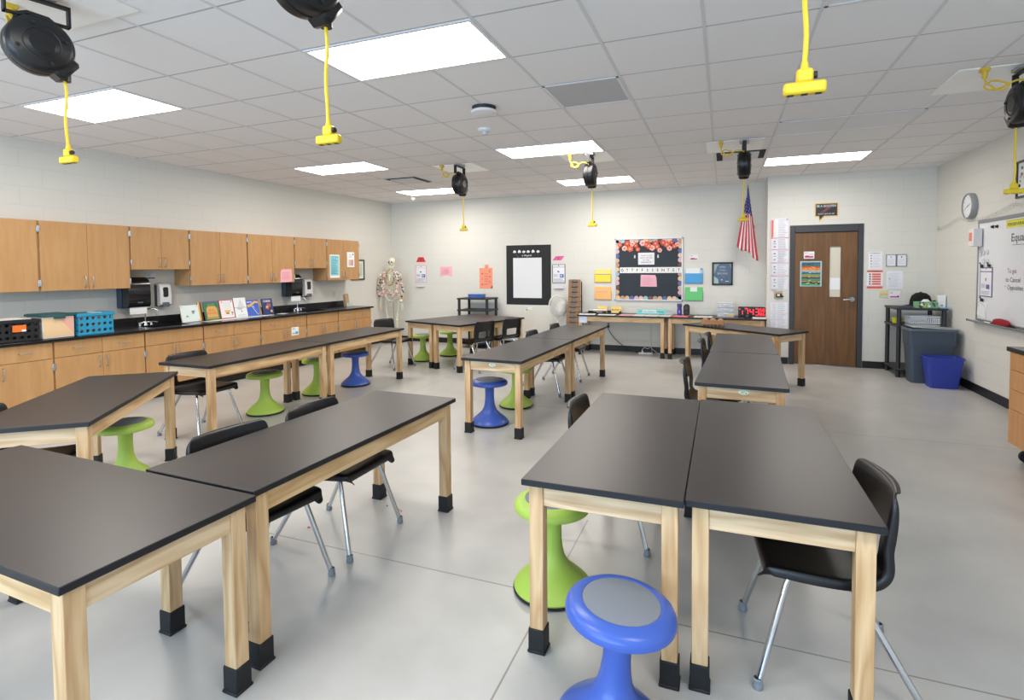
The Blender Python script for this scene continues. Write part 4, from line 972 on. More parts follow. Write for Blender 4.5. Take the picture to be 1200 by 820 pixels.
sheet('pink_sheet', 'pink note pinned below the letter row on the bulletin board', 'paper', 'B', -1.400, -1.112, 1.186, 1.400, (234, 176, 192), lines(.12, .8, .15, .85, 6, (220, 152, 170)), d=.015, outline=[(0, .02), (1, 0), (.97, .75), (.90, .98), (.02, 1)])
# framed quote
t = thing('framed_poster', 'black framed dark quote poster right of the file pockets', 'picture', (-.02, YB, 1.416)); w, h = .166, .196
b = M()
for q in ((-w, -w+.025, -h, h), (w-.025, w, -h, h), (-w, w, -h, -h+.025), (-w, w, h-.025, h)): b.box(q[0], q[1], -.02, 0, q[2], q[3], BLACKM, .002)
b.build('frame', t)
b = M(); b.box(-w+.024, w-.024, -.008, -.002, -h+.024, h-.024, mat((46, 58, 84), .25, name='navy_print'))
LG = (150, 176, 166)
b.add([(-.138, -.0086, -.168), (-.06, -.0086, -.168), (-.07, -.0086, -.09), (-.12, -.0086, -.05), (-.138, -.0086, -.04)], [(0, 1, 2, 3, 4)], mat(LG, .3))
b.add([(-.138, -.0086, .0), (-.12, -.0086, .02), (-.09, -.0086, .12), (-.05, -.0086, .168), (-.138, -.0086, .168)], [(0, 1, 2, 3, 4)], mat((140, 160, 156), .3))
b.add([(.11, -.0086, .168), (.138, -.0086, .168), (.138, -.0086, .08)], [(0, 1, 2)], mat((128, 118, 136), .3))
for i, s in enumerate(('HERE', 'YOU', 'BELONG')): b.text(s, .0, .115-.055*i, .032, -.0092, mat((170, 172, 186), .4), w=(.10, .11, .16)[i])
b.text('be kind', 0, -.04, .012, -.0092, mat((110, 124, 140), .4)); b.add([(.05, -.0092, -.135), (.10, -.0092, -.135), (.10, -.0092, -.125), (.05, -.0092, -.125)], [(0, 1, 2, 3)], WHITE); b.add([(-.02, -.0092, -.112), (.0, -.0092, -.112), (.0, -.0092, -.098), (-.02, -.0092, -.098)], [(0, 1, 2, 3)], WHITE)
b.build('print', t)
# flag on its staff
t = thing('flag', 'striped flag on a slanted staff, hanging right of the far right cord reel', 'flag', (.36, YB, 2.36))
b = M(); P0, P1 = Vector((.09, -.01, -.16)), Vector((-.005, -.36, .47)); b.tube([P0, P1], .009, mat((120, 84, 50), .4), 10); b.build('staff', t)
b = M(); b.lathe([(0, -.02), (.01, -.02), (.012, .0), (.006, .02), (0, .045)], mat((196, 160, 70), .3, .8, name='brass_finial'), 12, c=tuple(P1)); b.build('finial', t)
b = M(); b.lathe([(.03, 0), (.03, .01), (.014, .03), (.014, .06)], STEEL, 16, T=Matrix.Translation((.09, 0, -.16)) @ Matrix.Rotation(PI/2, 4, 'X')); b.build('wall_bracket', t)
RED, WHT, NAVY = mat((190, 48, 66), .7, name='flag_red'), mat((232, 226, 228), .7, name='flag_white'), mat((52, 58, 128), .7, name='flag_blue')
b = M(); NU, NV = 52, 40; idx = lambda i, j: j*(NU+1)+i
vs = []; fs = []; ms = []
for j in range(NV+1):
    v = j/NV
    for i in range(NU+1):
        u = i/NU
        top = P1.lerp(P0, .04+.02*u)
        lx = -.012-.165*max(0, v-.12)**.85*1.02; rx = .008+.155*v
        x = top.x+lx+(rx-lx)*u; y = top.y+.05*v+.028*math.sin(u*15+v*2.5)*min(1, v*2.2)+.02*math.sin(u*6+v*4)*v
        ln = .92+.22*u+.03*math.sin(u*9)
        z = top.z-.012-ln*v
        vs.append((x, y, z))
for j in range(NV):
    for i in range(NU):
        u, v = (i+.5)/NU, (j+.5)/NV
        fs.append((idx(i, j), idx(i+1, j), idx(i+1, j+1), idx(i, j+1)))
        if v < .42-.06*u:
            star = (i % 7 in (2, 3)) and ((j+(i//7)*2) % 4 == 1)
            ms.append(WHT if star else NAVY)
        else: ms.append(RED if int(u*11) % 2 == 0 else WHT)
for f, mm in zip(fs, ms): b.f.append(f); b.m.append(b.mi(mm))
b.v = [Vector(v) for v in vs]
me = b.mesh('cloth', recalc=True); o = bpy.data.objects.new('cloth', me); COL.objects.link(o); o.parent = t
so = o.modifiers.new('thickness', 'SOLIDIFY'); so.thickness = .002
FANP = mat((222, 221, 216), .45, name='ivory_fan_plastic')
# pedestal fan
t = thing('pedestal_fan', 'white pedestal fan in front of the back wall, left of the clipboards', 'fan', (-2.875, 9.42, 0))
b = M(); b.lathe([(0, 0), (.19, 0), (.19, .015), (.16, .03), (.04, .05), (.03, .08), (0, .08)], FANP, 32); b.build('base', t)
b = M(); b.cyl((0, 0, .07), (0, 0, .56), .016, FANP); b.cyl((0, 0, .5), (0, 0, .68), .011, FANP); b.build('pole', t)
Tf = Matrix.Translation((0, 0, .83)) @ Matrix.Rotation(math.radians(52), 4, 'Z') @ Matrix.Rotation(math.radians(-6), 4, 'X')
b = M(); b.lathe([(0, -.02), (.055, -.018), (.06, 0), (.06, .09), (.045, .12), (0, .125)], FANP, 24, T=Tf @ Matrix.Rotation(-PI/2, 4, 'X')); b.box(-.02, .02, .02, .08, -.16, -.03, FANP, .005, T=Tf); b.build('motor_housing', t)
b = M()
for k in range(3):
    a = 2*PI*k/3; Tb = Tf @ Matrix.Translation((0, -.035, 0)) @ Matrix.Rotation(a, 4, 'Y')
    pts = [(.03, -.03), (.09, -.075), (.16, -.07), (.178, -.01), (.15, .045), (.08, .05), (.03, .02)]
    b.add([(x, .02*z/.06-.002, z) for x, z in pts]+[(x, .02*z/.06+.002, z) for x, z in pts], [tuple(range(7)), tuple(range(13, 6, -1))]+[(i, (i+1) % 7, (i+1) % 7+7, i+7) for i in range(7)], mat((232, 233, 236), .35), Tb)
b.build('blades', t)
b = M()
for k in range(84):
    a = 2*PI*k/84; c, s = math.cos(a), math.sin(a)
    b.tube([(.05*c, -.075, .05*s), (.12*c, -.078, .12*s), (.18*c, -.06, .18*s), (.205*c, -.02, .205*s), (.18*c, .03, .18*s), (.06*c, .05, .06*s)], .0032, FANP, 5, T=Tf)
for rr_, yy in ((.05, -.075), (.205, -.02), (.16, -.072)): b.tube([(rr_*math.cos(2*PI*i/40), yy, rr_*math.sin(2*PI*i/40)) for i in range(40)], .009 if rr_ > .2 else .003, FANP, 6, T=Tf, closed=True)
b.lathe([(0, -.002), (.048, -.002), (.05, .004), (0, .006)], FANP, 24, T=Tf @ Matrix.Translation((0, -.075, 0)) @ Matrix.Rotation(PI/2, 4, 'X')); b.build('wire_guard', t)
# clipboards in a tiered rack
t = thing('clipboard_rack', 'tall narrow stand holding a column of brown clipboards beside the wall table', 'rack', (-2.56, 9.46, 0))
b = M()
for x in (-.10, .10): b.box(x-.008, x+.008, .12, .136, 0, 1.28, BLACKM)
b.box(-.11, .11, -.10, .14, 0, .015, BLACKM, .003); b.build('uprights', t)
CLIPM = mat((120, 120, 122), .4, .9, name='dull_clip_steel'); NB = 9; SPC = .092
for i in range(NB): M().box(-.105, .105, -.03-.012*i, .135, 1.005-SPC*i-.005, 1.005-SPC*i, BLACKM).build('shelf_lip', t)
HB = mat((142, 108, 76), .55, name='brown_hardboard', var=.1, vscale=12)
nm = ['topmost', 'second', 'third', 'fourth', 'fifth', 'sixth', 'seventh', 'eighth', 'lowest']
cb0 = None
for i in range(NB):
    lb = '%s brown clipboard of the column left of the wall table' % nm[i]
    loc = (-2.56+random.uniform(-.012, .012)-.003*i, 9.45-.012*i, 1.005-SPC*i+.0005)
    if cb0 is None:
        cb0 = thing('clipboard', lb, 'clipboard', loc, 0, 'brown clipboards in the rack'); T = Matrix.Rotation(math.radians(-5), 4, 'X')
        b = M(); b.poly(rr(-.114, .114, 0, .315, .012), -.0035, 0, HB, T=T); b.build('board', cb0)
        b = M(); b.box(-.055, .055, -.010, -.0035, .262, .300, CLIPM, .003, T=T); b.tube([(-.04, -.012, .275), (-.032, -.016, .312), (.032, -.016, .312), (.04, -.012, .275)], .004, CLIPM, 8, T=T); b.cyl((-.055, -.011, .27), (.055, -.011, .27), .008, mat((70, 70, 74), .35, .8, name='dark_spring_steel'), seg=10, T=T); b.build('clip', cb0)
    else: dup(cb0, loc, 0, lb)
tag(M().box(-.07, .07, -.003, 0, -.055, .055, mat((206, 218, 232), .5)).build('pale_card', None, (-2.31, 9.0985, .622)), 'pale blue card hanging on the left end of the wall table', 'card')
# things on the wall tables
z = TH
def flat(name, label, cat, cx, cy, w, d, c, rz=0.0, zz=0.0, th=.002, mk=()):
    th = th*1.8; cy -= .022; b = M(); b.box(-w/2, w/2, -d/2, d/2, 0, th, mat(c, .6))
    for q in mk: b.box(q[0]*w, q[1]*w, q[2]*d, q[3]*d, th, th+.0005, mat(q[4], .6))
    return tag(b.build(name, None, (cx, cy, TH+zz), rz), label, cat)
TXT = [(-.4, .35, .3-.12*i, .34-.12*i, K3) for i in range(6)]
flat('paper_stack', 'white papers at the far left end of the wall table', 'papers', -2.25, 9.20, .28, .16, (236, 234, 232), .1, 0, .006, TXT)
flat('paper_stack', 'white papers in front of the black tray on the wall table', 'papers', -1.90, 9.20, .30, .15, (238, 236, 234), -.05, 0, .004, TXT)
flat('pink_sheet', 'pink papers right of the black tray on the wall table', 'papers', -1.575, 9.25, .22, .27, (238, 160, 160), -.12, 0, .003, TXT)
flat('paper_stack', 'first pale paper stack right of the pink papers on the wall table', 'papers', -1.345, 9.25, .20, .26, (222, 220, 214), -.12, 0, .004, TXT)
flat('paper_stack', 'second pale paper stack right of the pink papers on the wall table', 'papers', -1.125, 9.25, .20, .26, (224, 222, 214), -.1, 0, .005, TXT)
flat('paper_stack', 'pale paper stack in front of the purple bottle on the wall table', 'papers', -.915, 9.25, .18, .24, (222, 222, 210), -.1, 0, .004, TXT)
flat('red_sheet', 'coral red papers just right of the purple bottle', 'papers', -.665, 9.24, .25, .24, (236, 98, 96), -.1, 0, .004, TXT)
flat('dark_folder', 'thin dark folder under the edge of the coral papers', 'folder', -.49, 9.30, .07, .22, (70, 66, 62), -.1, 0, .002)
flat('paper_stack', 'pale cream papers left of the white drawer organizer', 'papers', -.31, 9.25, .28, .24, (222, 220, 204), -.04, 0, .004, TXT)
flat('paper_stack', 'white papers in front of the red digital clock', 'papers', .53, 9.19, .19, .14, (232, 214, 214), .02, 0, .012, TXT)
t = thing('paper_tray', 'shallow black tray under the two yellow block cards', 'tray', (-1.99, 9.42, TH))
b = M(); w, d = .275, .13
b.box(-w, w, -d, d, 0, .005, BLACKM); b.box(-w, w, -d-.004, -d, 0, .028, BLACKM); b.box(-w, w, d, d+.004, 0, .05, BLACKM); b.box(-w-.004, -w, -d, d, 0, .05, BLACKM); b.box(w, w+.004, -d, d, 0, .05, BLACKM); b.box(-.01, .01, -d, d, 0, .045, BLACKM)
b.build('tray_body', t)
for x, s, lb in ((-2.06, 'BLOCK 1', 'yellow card reading block 1, partly covered by papers'), (-1.80, 'BLOCK 2', 'yellow card reading block 2 at the right of the black tray')):
    b = M(); T = Matrix.Rotation(math.radians(-10), 4, 'X'); b.box(-.093, .093, 0, .002, 0, .125, mat((238, 204, 120), .6), T=T); b.text(s, 0, .062, .026, -.0012, mat((56, 46, 40), .6), w=.165, T=T)
    tag(b.build('block_card', None, (x, 9.505, TH+.0056)), lb, 'card', 'yellow block cards')
b = M()
for i in range(4):
    T = Matrix.Translation((.02*i, -.01*i, .006+.010*i)) @ Matrix.Rotation(math.radians(10-3*i), 4, 'Y') @ Matrix.Rotation(.06*i, 4, 'Z')
    b.box(-.13, .12, -.075, .075, 0, .006, mat(((226, 206, 196), (234, 226, 220), (206, 186, 174), (232, 236, 232))[i], .6), T=T)
tag(b.build('worksheet_pile', None, (-2.12, 9.385, TH+.034)), 'untidy pile of worksheets in the left half of the black tray', 'papers')
b = M(); T = Matrix.Rotation(math.radians(-14), 4, 'X'); b.box(-.27, .27, 0, .002, 0, .085, mat((120, 204, 200), .6), T=T)
b.add([(-.20, -.0006, .02), (.10, -.0006, .02), (.06, -.0006, .075), (-.16, -.0006, .075)], [(0, 1, 2, 3)], mat((206, 222, 228), .6), T); b.text("It's not where I belong", -.02, .042, .026, -.0012, mat((60, 90, 120), .6), w=.42, T=T)
tag(b.build('teal_banner', None, (-1.17, 9.55, TH+.0005)), 'teal lettered strip leaning behind the papers under the bulletin board', 'banner')
t = thing('paper_roll', 'small clear folded sleeve standing left of the purple bottle', 'sleeve', (-.87, 9.50, TH))
M().tube([(-.10, 0, .002), (-.06, 0, .055), (.0, 0, .07), (.06, 0, .06)], .003, mat((170, 172, 178), .3), 6).build('wire_edge', t)
b = M(); b.add([(-.10, 0, .001), (.06, .02, .001), (.06, .02, .058), (-.06, 0, .054)], [(0, 1, 2, 3)], mat((224, 226, 230), .3)); b.build('sleeve_face', t)
t = thing('water_bottle', 'purple-blue water bottle on the wall table below the board corner', 'bottle', (-.70, 9.40, TH))
PUR = mat((66, 62, 150), .3, name='purple_bottle')
M().lathe([(0, 0), (.038, 0), (.040, .006), (.040, .10), (.034, .125), (.036, .15), (.036, .175), (.03, .19), (0, .192)], PUR, 28).build('body', t)
M().lathe([(.037, .15), (.040, .152), (.040, .19), (.030, .205), (0, .206)], mat((58, 60, 110), .4), 24).build('cap', t)
b = M(); b.add([(-.006, -.0415, .05), (.008, -.0415, .05), (.008, -.0415, .085), (-.006, -.0415, .085)], [(0, 1, 2, 3)], mat((190, 190, 230), .5)); b.build('emblem', t)
t = thing('round_speaker', 'small black rounded speaker right of the purple bottle', 'speaker', (-.585, 9.42, TH))
b = M(); b.poly(rr(-.05, .05, 0, .195, .045, 8), -.035, .035, BLACKM); b.build('case', t)
b = M(); b.lathe([(0, 0), (.034, .001), (.037, .006), (.034, .009), (0, .004)], mat((52, 54, 58), .5), 24, T=Matrix.Translation((0, -.035, .135)) @ Matrix.Rotation(PI/2, 4, 'X')); b.lathe([(0, 0), (.02, .001), (.02, .004), (0, .004)], mat((52, 54, 58), .5), 20, T=Matrix.Translation((0, -.035, .06)) @ Matrix.Rotation(PI/2, 4, 'X')); b.build('speaker_cone', t)
t = thing('drawer_organizer', 'white three-drawer plastic organizer left of the digital clock', 'organizer', (.035, 9.44, TH))
b = M(); w, d, hh = .128, .13, .235
b.box(-w, -w+.008, -d, d, 0, hh, WHITEP); b.box(w-.008, w, -d, d, 0, hh, WHITEP); b.box(-w, w, -d, d, hh-.01, hh, WHITEP, .003); b.box(-w, w, d-.006, d, 0, hh, WHITEP)
for i in range(3): b.box(-w, w, -d, d, i*.075, i*.075+.006, WHITEP)
b.build('shell', t)
for i in range(3):
    q = M(); q.box(-w+.01, w-.01, -d-.006, d-.02, i*.075+.008, i*.075+.072, mat((196, 198, 204), .3, name='grey_clear_drawer'), .004); q.box(-.03, .03, -d-.018, -d-.004, i*.075+.044, i*.075+.058, mat((222, 222, 226), .3), .003)
    if i == 0: q.box(.03, .105, -d-.0072, -d-.006, .016, .045, mat((240, 190, 60), .5))
    q.build('drawer', t)
t = thing('digital_clock', 'black digital clock with glowing red numerals at the right wall table', 'clock', (.435, 9.50, TH))
M().box(-.203, .203, -.03, .03, .0, .165, mat((14, 14, 16), .3, name='black_clock_case'), .006).build('case', t)
LED = emit((255, 52, 58), 1.5, 'red_led_glow')
SEG = {'a': (0, 1, 1, 0), 'g': (0, .5, 1, 0), 'd': (0, 0, 1, 0), 'f': (0, .5, 0, 1), 'b': (1, .5, 0, 1), 'e': (0, 0, 0, 1), 'c': (1, 0, 0, 1)}
DIG = {'7': 'abc', '4': 'fgbc', '3': 'abgcd', '5': 'afgcd', '6': 'afgedc', '8': 'abcdefg', '1': 'bc'}
def digit(ch, x, zz, w, h, t_):
    b = M()
    for s in DIG[ch]:
        sx, sz, hor, _ = SEG[s]; px, pz = x+sx*w, zz+sz*h
        if hor: b.box(px+t_*.3, px+w-t_*.3, -.032, -.030, pz-t_/2, pz+t_/2, LED)
        else: b.box(px-t_/2, px+t_/2, -.032, -.030, pz+t_*.3, pz+h/2-t_*.3, LED)
    b.build('lit_numeral', t)
digit('1', -.165, .035, .025, .07, .012)
for i, c in enumerate('743'): digit(c, -.11+i*.082, .03, .052, .105, .016)
for i, c in enumerate('58'): digit(c, .125+i*.042, .09, .024, .05, .009)
for i, c in enumerate('86'): digit(c, .125+i*.042, .025, .024, .045, .009)
M().box(-.19, -.172, -.032, -.03, .118, .13, LED).build('lit_dot', t)
t = thing('tape_dispenser', 'small dark round gadget in front of the digital clock', 'tape dispenser', (.355, 9.20, TH))
b = M(); b.box(-.05, .05, -.025, .025, 0, .022, BLACKM, .006); b.cyl((0, -.018, .042), (0, .018, .042), .034, BLACKM, seg=24); b.build('body', t)
M().cyl((0, -.021, .042), (0, .021, .042), .016, mat((90, 90, 84), .5), seg=18).build('core', t)
# egg carton on the angled table
t = thing('egg_carton', 'brown pulp egg carton on the angled table', 'carton', (-.135, 7.86, TH), -.12)
PULP = mat((168, 124, 92), .9, name='brown_paper_pulp', bump=.3, bscale=150, var=.08)
b = M(); NXs, NYs = 48, 22; vs = []; fs = []
def eggz(x, y): return max(0, .066+.044*abs(math.sin(PI*x/.10))**.6*abs(math.sin(PI*y/.105))**.5)
for j in range(NYs+1):
    for i in range(NXs+1):
        x, y = -.15+.30*i/NXs, -.0525+.105*j/NYs; e = min(x+.15, .15-x, y+.0525, .0525-y)
        zz = eggz(x+.15, y+.0525)*min(1, (.25+e/.012)) if e < .012 else eggz(x+.15, y+.0525)
        zz = .032 if e < 1e-6 else max(.036, zz); vs.append((x, y, zz))
for j in range(NYs):
    for i in range(NXs): fs.append((j*(NXs+1)+i, j*(NXs+1)+i+1, (j+1)*(NXs+1)+i+1, (j+1)*(NXs+1)+i))
b.add(vs, fs, PULP); b.box(-.152, .152, -.0545, .0545, .028, .034, PULP, .002); b.build('lid', t)
b = M()
for i in range(6):
    for j in range(2): b.lathe([(0, 0), (.014, 0), (.024, .03), (0, .03)], PULP, 12, c=(-.125+.05*i, -.026+.052*j, 0))
b.box(-.150, .150, -.0525, .0525, .022, .03, PULP, .002); b.build('tray', t)
# power at the back wall
t = thing('wall_outlet', 'outlet under the wall table with a black plug and cord', 'outlet', (-1.985, YB, .477))
M().box(-.036, .036, -.006, 0, -.058, .058, mat((214, 214, 212), .5), .002).build('cover_plate', t)
b = M()
for zz in (-.02, .02): b.poly(rr(-.016, .016, zz-.013, zz+.013, .008), -.008, -.005, mat((60, 60, 64), .5))
b.build('sockets', t)
t = thing('power_cable', 'black power cord curving from the outlet down to the floor', 'cord', (-1.985, YB, 0))
b = M(); b.tube([(0, -.04, .44), (.01, -.05, .40), (.05, -.055, .33), (.14, -.06, .22), (.25, -.06, .13), (.34, -.06, .06), (.5, -.07, .008), (.75, -.10, .006), (.9, -.12, .006)], .006, BLACKM, 8); b.build('cable', t)
M().box(-.018, .018, -.045, -.008, .425, .475, BLACKM, .005).build('plug', t)
t = thing('thin_cable', 'thin white cord hanging below the wall table', 'cord', (-1.22, YB, 0))
M().tube([(.0, -.03, TH-.03), (.01, -.03, .5), (.005, -.04, .3), (.02, -.035, .12), (.03, -.06, .02), (.08, -.12, .004), (.3, -.14, .004)], .003, mat((196, 198, 202), .5), 6).build('cable', t)
t = thing('power_strip', 'white tangled power strip on the floor under the wall table', 'power strip', (-1.28, 9.50, 0), .2)
M().box(-.12, .12, -.025, .025, 0, .03, WHITEP, .006).build('strip', t)
b = M(); b.tube([(-.05, 0, .03), (-.06, .0, .08), (-.02, .03, .12), (.04, .02, .09), (.08, 0, .13), (.14, .03, .07), (.2, .02, .02), (.26, .02, .004)], .004, WHITEP, 6); b.box(-.07, -.04, -.018, .018, .03, .06, WHITEP, .004); b.box(.0, .03, -.018, .018, .03, .055, mat((60, 60, 64), .5), .004); b.build('plugs_and_cables', t)
t = thing('thin_cable', 'thin black cord looping under the digital clock table', 'cord', (-.40, YB, 0))
M().tube([(.0, -.03, TH-.03), (.0, -.03, .42), (.08, -.03, .2), (.16, -.05, .03), (.2, -.08, .005), (.34, -.05, .09), (.46, -.04, .16)], .004, BLACKM, 6).build('cable', t)

# ---------------------------------------------------------------- black plastic shelf stands
def stand(name, label, loc, w, d, zs, rz=0.0):
    t = thing(name, label, 'shelf', loc, rz, 'black plastic shelf stands'); DK = mat((38, 40, 44), .5, name='black_resin_shelf')
    for zz in zs:
        b = M(); b.box(-w/2, w/2, -d/2, d/2, zz-.028, zz, DK, .004); b.build('shelf_board', t)
    px, py = w/2-.035, d/2-.035
    for sx in (-1, 1):
        for sy in (-1, 1): M().cyl((sx*px, sy*py, 0), (sx*px, sy*py, zs[-1]-.01), .027, DK, seg=16).build('post', t)
    return t
stand('shelf_stand', 'black shelf stand behind the back left tables, blue box on top', (-4.50, 9.40, 0), .66, .50, (.12, .43, .74, .965))
stand('shelf_stand', 'black shelf stand in the right corner behind the grey trash can', (2.505, 8.88, 0), .58, .60, (.12, .72, .955))
t = thing('blue_box', 'translucent blue box on the black shelf stand at the back left', 'box', (-4.50, 9.36, .965))
b = M(); b.box(-.15, .15, -.08, .08, 0, .065, mat((52, 104, 180), .3, name='blue_tub'), .006); b.build('tub', t)
M().box(-.155, .155, -.085, .085, .062, .074, mat((70, 130, 206), .3), .003).build('lid', t)
M().box(-.08, .02, -.0815, -.08, .02, .045, mat((120, 90, 170), .4)).build('contents_mark', t)
# skeleton model with leis
t = thing('skeleton_model', 'human skeleton model in the back left corner, draped with flower garlands', 'skeleton', (-6.42, 9.32, 0), .25)
BONE = mat((222, 220, 200), .5, name='ivory_bone'); SOCK = mat((60, 56, 50), .8, name='dark_socket')
b = M(); b.ball((0, .01, 1.70), (.072, .09, .08), BONE, 24); b.ball((0, -.045, 1.645), (.052, .045, .045), BONE, 18)
for s in (-1, 1): b.ball((s*.055, -.05, 1.655), (.016, .02, .012), BONE, 10)
sk = b.build('cranium', t)
b = M()
for s in (-1, 1): b.ball((s*.028, -.076, 1.672), (.019, .014, .017), SOCK, 12)
b.ball((0, -.092, 1.645), (.010, .008, .016), SOCK, 10); b.build('eye_and_nose_sockets', sk)
b = M(); b.tube([(-.052, -.0, 1.635), (-.048, -.01, 1.585), (-.02, -.075, 1.57), (0, -.085, 1.568), (.02, -.075, 1.57), (.048, -.01, 1.585), (.052, 0, 1.635)], [.008, .011, .012, .013, .012, .011, .008], BONE, 8); b.box(-.028, .028, -.088, -.078, 1.575, 1.60, BONE, .002); b.build('jaw', t)
b = M()
for i in range(24):
    zz = 1.60-.028*i; yy = .02+.03*math.sin(i*.27); b.lathe([(0, -.009), (.017+.0004*i, -.009), (.017+.0004*i, .009), (0, .009)], BONE, 12, c=(0, yy, zz)); b.box(-.03, .03, yy+.01, yy+.025, zz-.004, zz+.004, BONE, .002)
b.build('spine', t)
b = M()
for i in range(10):
    zz = 1.43-.034*i; rx = .075+.012*min(i, 5)-.002*max(0, i-6); ry = .065+.006*min(i, 5)
    for s in (-1, 1):
        if i < 8: b.tube([(s*(.012+rx*math.sin(a)), .04-ry*(1-math.cos(a))*.95, zz-.055*(a/PI)) for a in [PI*k/10 for k in range(11)]], .0055, BONE, 6)
        else: b.tube([(s*(.012+rx*math.sin(a)), .04-ry*(1-math.cos(a))*.95, zz-.055*(a/PI)) for a in [PI*k/10 for k in range(6)]], .005, BONE, 6)
b.build('ribs', t)
b = M(); b.box(-.016, .016, -.096, -.084, 1.20, 1.41, mat((206, 204, 190), .5), .005); b.box(-.022, .022, -.098, -.084, 1.36, 1.42, BONE, .005); b.build('sternum', t)
b = M()
for s in (-1, 1):
    b.tube([(s*.015, -.08, 1.415), (s*.08, -.05, 1.43), (s*.165, .0, 1.435)], .008, BONE, 8)
    b.add([(s*.07, .065, 1.40), (s*.165, .045, 1.42), (s*.10, .075, 1.26)]+[(s*.07, .073, 1.40), (s*.165, .053, 1.42), (s*.10, .083, 1.26)], [(0, 1, 2), (5, 4, 3), (0, 3, 4, 1), (1, 4, 5, 2), (2, 5, 3, 0)], BONE)
b.build('shoulder_girdle', t)
b = M()
for s in (-1, 1):
    b.tube([(s*.02, .07, .99), (s*.09, .06, 1.03), (s*.135, .0, 1.01), (s*.12, -.05, .95), (s*.07, -.055, .90), (s*.02, -.06, .885)], [.018, .03, .026, .022, .018, .014], BONE, 10)
    b.tube([(s*.075, -.01, .91), (s*.06, .02, .845), (s*.03, -.03, .865), (s*.02, -.06, .885)], .012, BONE, 8)
b.ball((0, .06, .95), (.045, .025, .06), BONE, 14); b.build('pelvis', t)
for s in (-1, 1):
    b = M(); b.ball((s*.185, 0, 1.42), .024, BONE, 12); b.tube([(s*.185, 0, 1.42), (s*.20, .01, 1.27), (s*.21, .015, 1.13)], [.014, .011, .015], BONE, 8)
    for q in (-.009, .011): b.tube([(s*.21+q, .015, 1.12), (s*.22+q, -.02, 1.0), (s*.225+q*.8, -.05, .885)], [.010, .007, .008], BONE, 8)
    b.ball((s*.226, -.055, .87), (.022, .012, .016), BONE, 10)
    for f in range(5): 
        x = s*(.208+.009*f); L_ = (.12, .17, .18, .17, .15)[f if s > 0 else 4-f]; b.tube([(x, -.056, .86), (x+.001*f, -.062, .86-L_*.5), (x, -.06+.012, .86-L_)], [.0055, .0045, .0035], BONE, 6)
    b.build('arm', t)
    b = M(); b.ball((s*.10, 0, .93), .026, BONE, 12); b.tube([(s*.10, 0, .93), (s*.135, 0, .90), (s*.125, -.005, .72), (s*.095, 0, .50)], [.014, .018, .013, .020], BONE, 8)
    b.ball((s*.095, 0, .475), (.034, .03, .025), BONE, 12); b.ball((s*.095, -.035, .48), (.018, .01, .022), BONE, 10)
    b.tube([(s*.09, 0, .46), (s*.092, -.002, .28), (s*.09, .005, .10)], [.022, .012, .014], BONE, 8); b.tube([(s*.118, .012, .44), (s*.12, .012, .28), (s*.112, .012, .09)], .007, BONE, 6)
    b.tube([(s*.095, .05, .045), (s*.097, .0, .07), (s*.10, -.07, .045), (s*.105, -.14, .025)], [.018, .022, .018, .010], BONE, 8)
    for f in range(5): b.tube([(s*(.085+.011*f), -.10, .035), (s*(.08+.014*f), -.17+.008*f, .022)], .006, BONE, 6)
    b.build('leg', t)
b = M(); b.cyl((0, .075, .03), (0, .06, 1.0), .010, CHROME, seg=12); b.build('stand_pole', t)
b = M()
for i in range(5):
    a = 2*PI*i/5; b.tube([(0, .075, .05), (.23*math.cos(a), .075+.23*math.sin(a), .02)], .012, BLACKM, 8)
b.build('stand_base', t)
def lei(label, pts, cols, n, r):
    b = M(); P = [Vector(p) for p in pts]; L_ = [0]
    for i in range(len(P)-1): L_.append(L_[-1]+(P[i+1]-P[i]).length)
    for k in range(n):
        s = L_[-1]*(k+.5)/n; i = max(j for j in range(len(P)-1) if L_[j] <= s); q = P[i].lerp(P[i+1], (s-L_[i])/(L_[i+1]-L_[i]))
        q += Vector((random.uniform(-1, 1), random.uniform(-1, 1), random.uniform(-1, 1)))*r*.55
        b.ball(q, (r*random.uniform(.5, .8), r*random.uniform(.5, .8), r*random.uniform(.5, .8)), mat(random.choice(cols), .7), 6)
    return tag(b.build('flower_garland', None, (-6.42, 9.32, 0), .25), label, 'garland', 'flower garlands on the skeleton')
PK = [(226, 196, 196), (214, 170, 176), (170, 184, 150), (110, 112, 96), (232, 226, 218), (196, 160, 120), (236, 232, 226), (70, 66, 62), (222, 180, 186)]
lei('flower garland over the left-hand arm of the skeleton', [(-.13, -.07, 1.47), (-.19, -.09, 1.40), (-.25, -.06, 1.28), (-.27, -.06, 1.12), (-.24, -.08, .98), (-.17, -.11, 1.02), (-.14, -.13, 1.18), (-.16, -.11, 1.34), (-.13, -.07, 1.47)], PK, 120, .036)
lei('flower garland over the right-hand arm of the skeleton', [(.15, -.07, 1.46), (.20, -.09, 1.36), (.24, -.08, 1.2), (.26, -.08, 1.06), (.25, -.09, .92), (.19, -.11, .86), (.16, -.13, 1.0), (.15, -.12, 1.2), (.15, -.07, 1.46)], PK, 120, .034)
lei('flower garland hanging across the hips of the skeleton', [(-.15, -.13, 1.22), (-.13, -.15, 1.05), (-.07, -.16, .98), (0, -.17, 1.10), (.07, -.16, .98), (.13, -.15, 1.05), (.15, -.13, 1.22)], [(222, 180, 180), (232, 226, 220), (206, 160, 160), (196, 180, 150)], 80, .028)
lei('tan garland around the neck of the skeleton', [(-.03, -.05, 1.53), (-.08, -.09, 1.44), (-.085, -.12, 1.3), (-.05, -.13, 1.22), (0, -.135, 1.19), (.05, -.13, 1.22), (.085, -.12, 1.3), (.08, -.09, 1.44), (.03, -.05, 1.53)], [(182, 140, 84), (196, 156, 100), (160, 120, 76)], 80, .020)
b = M()
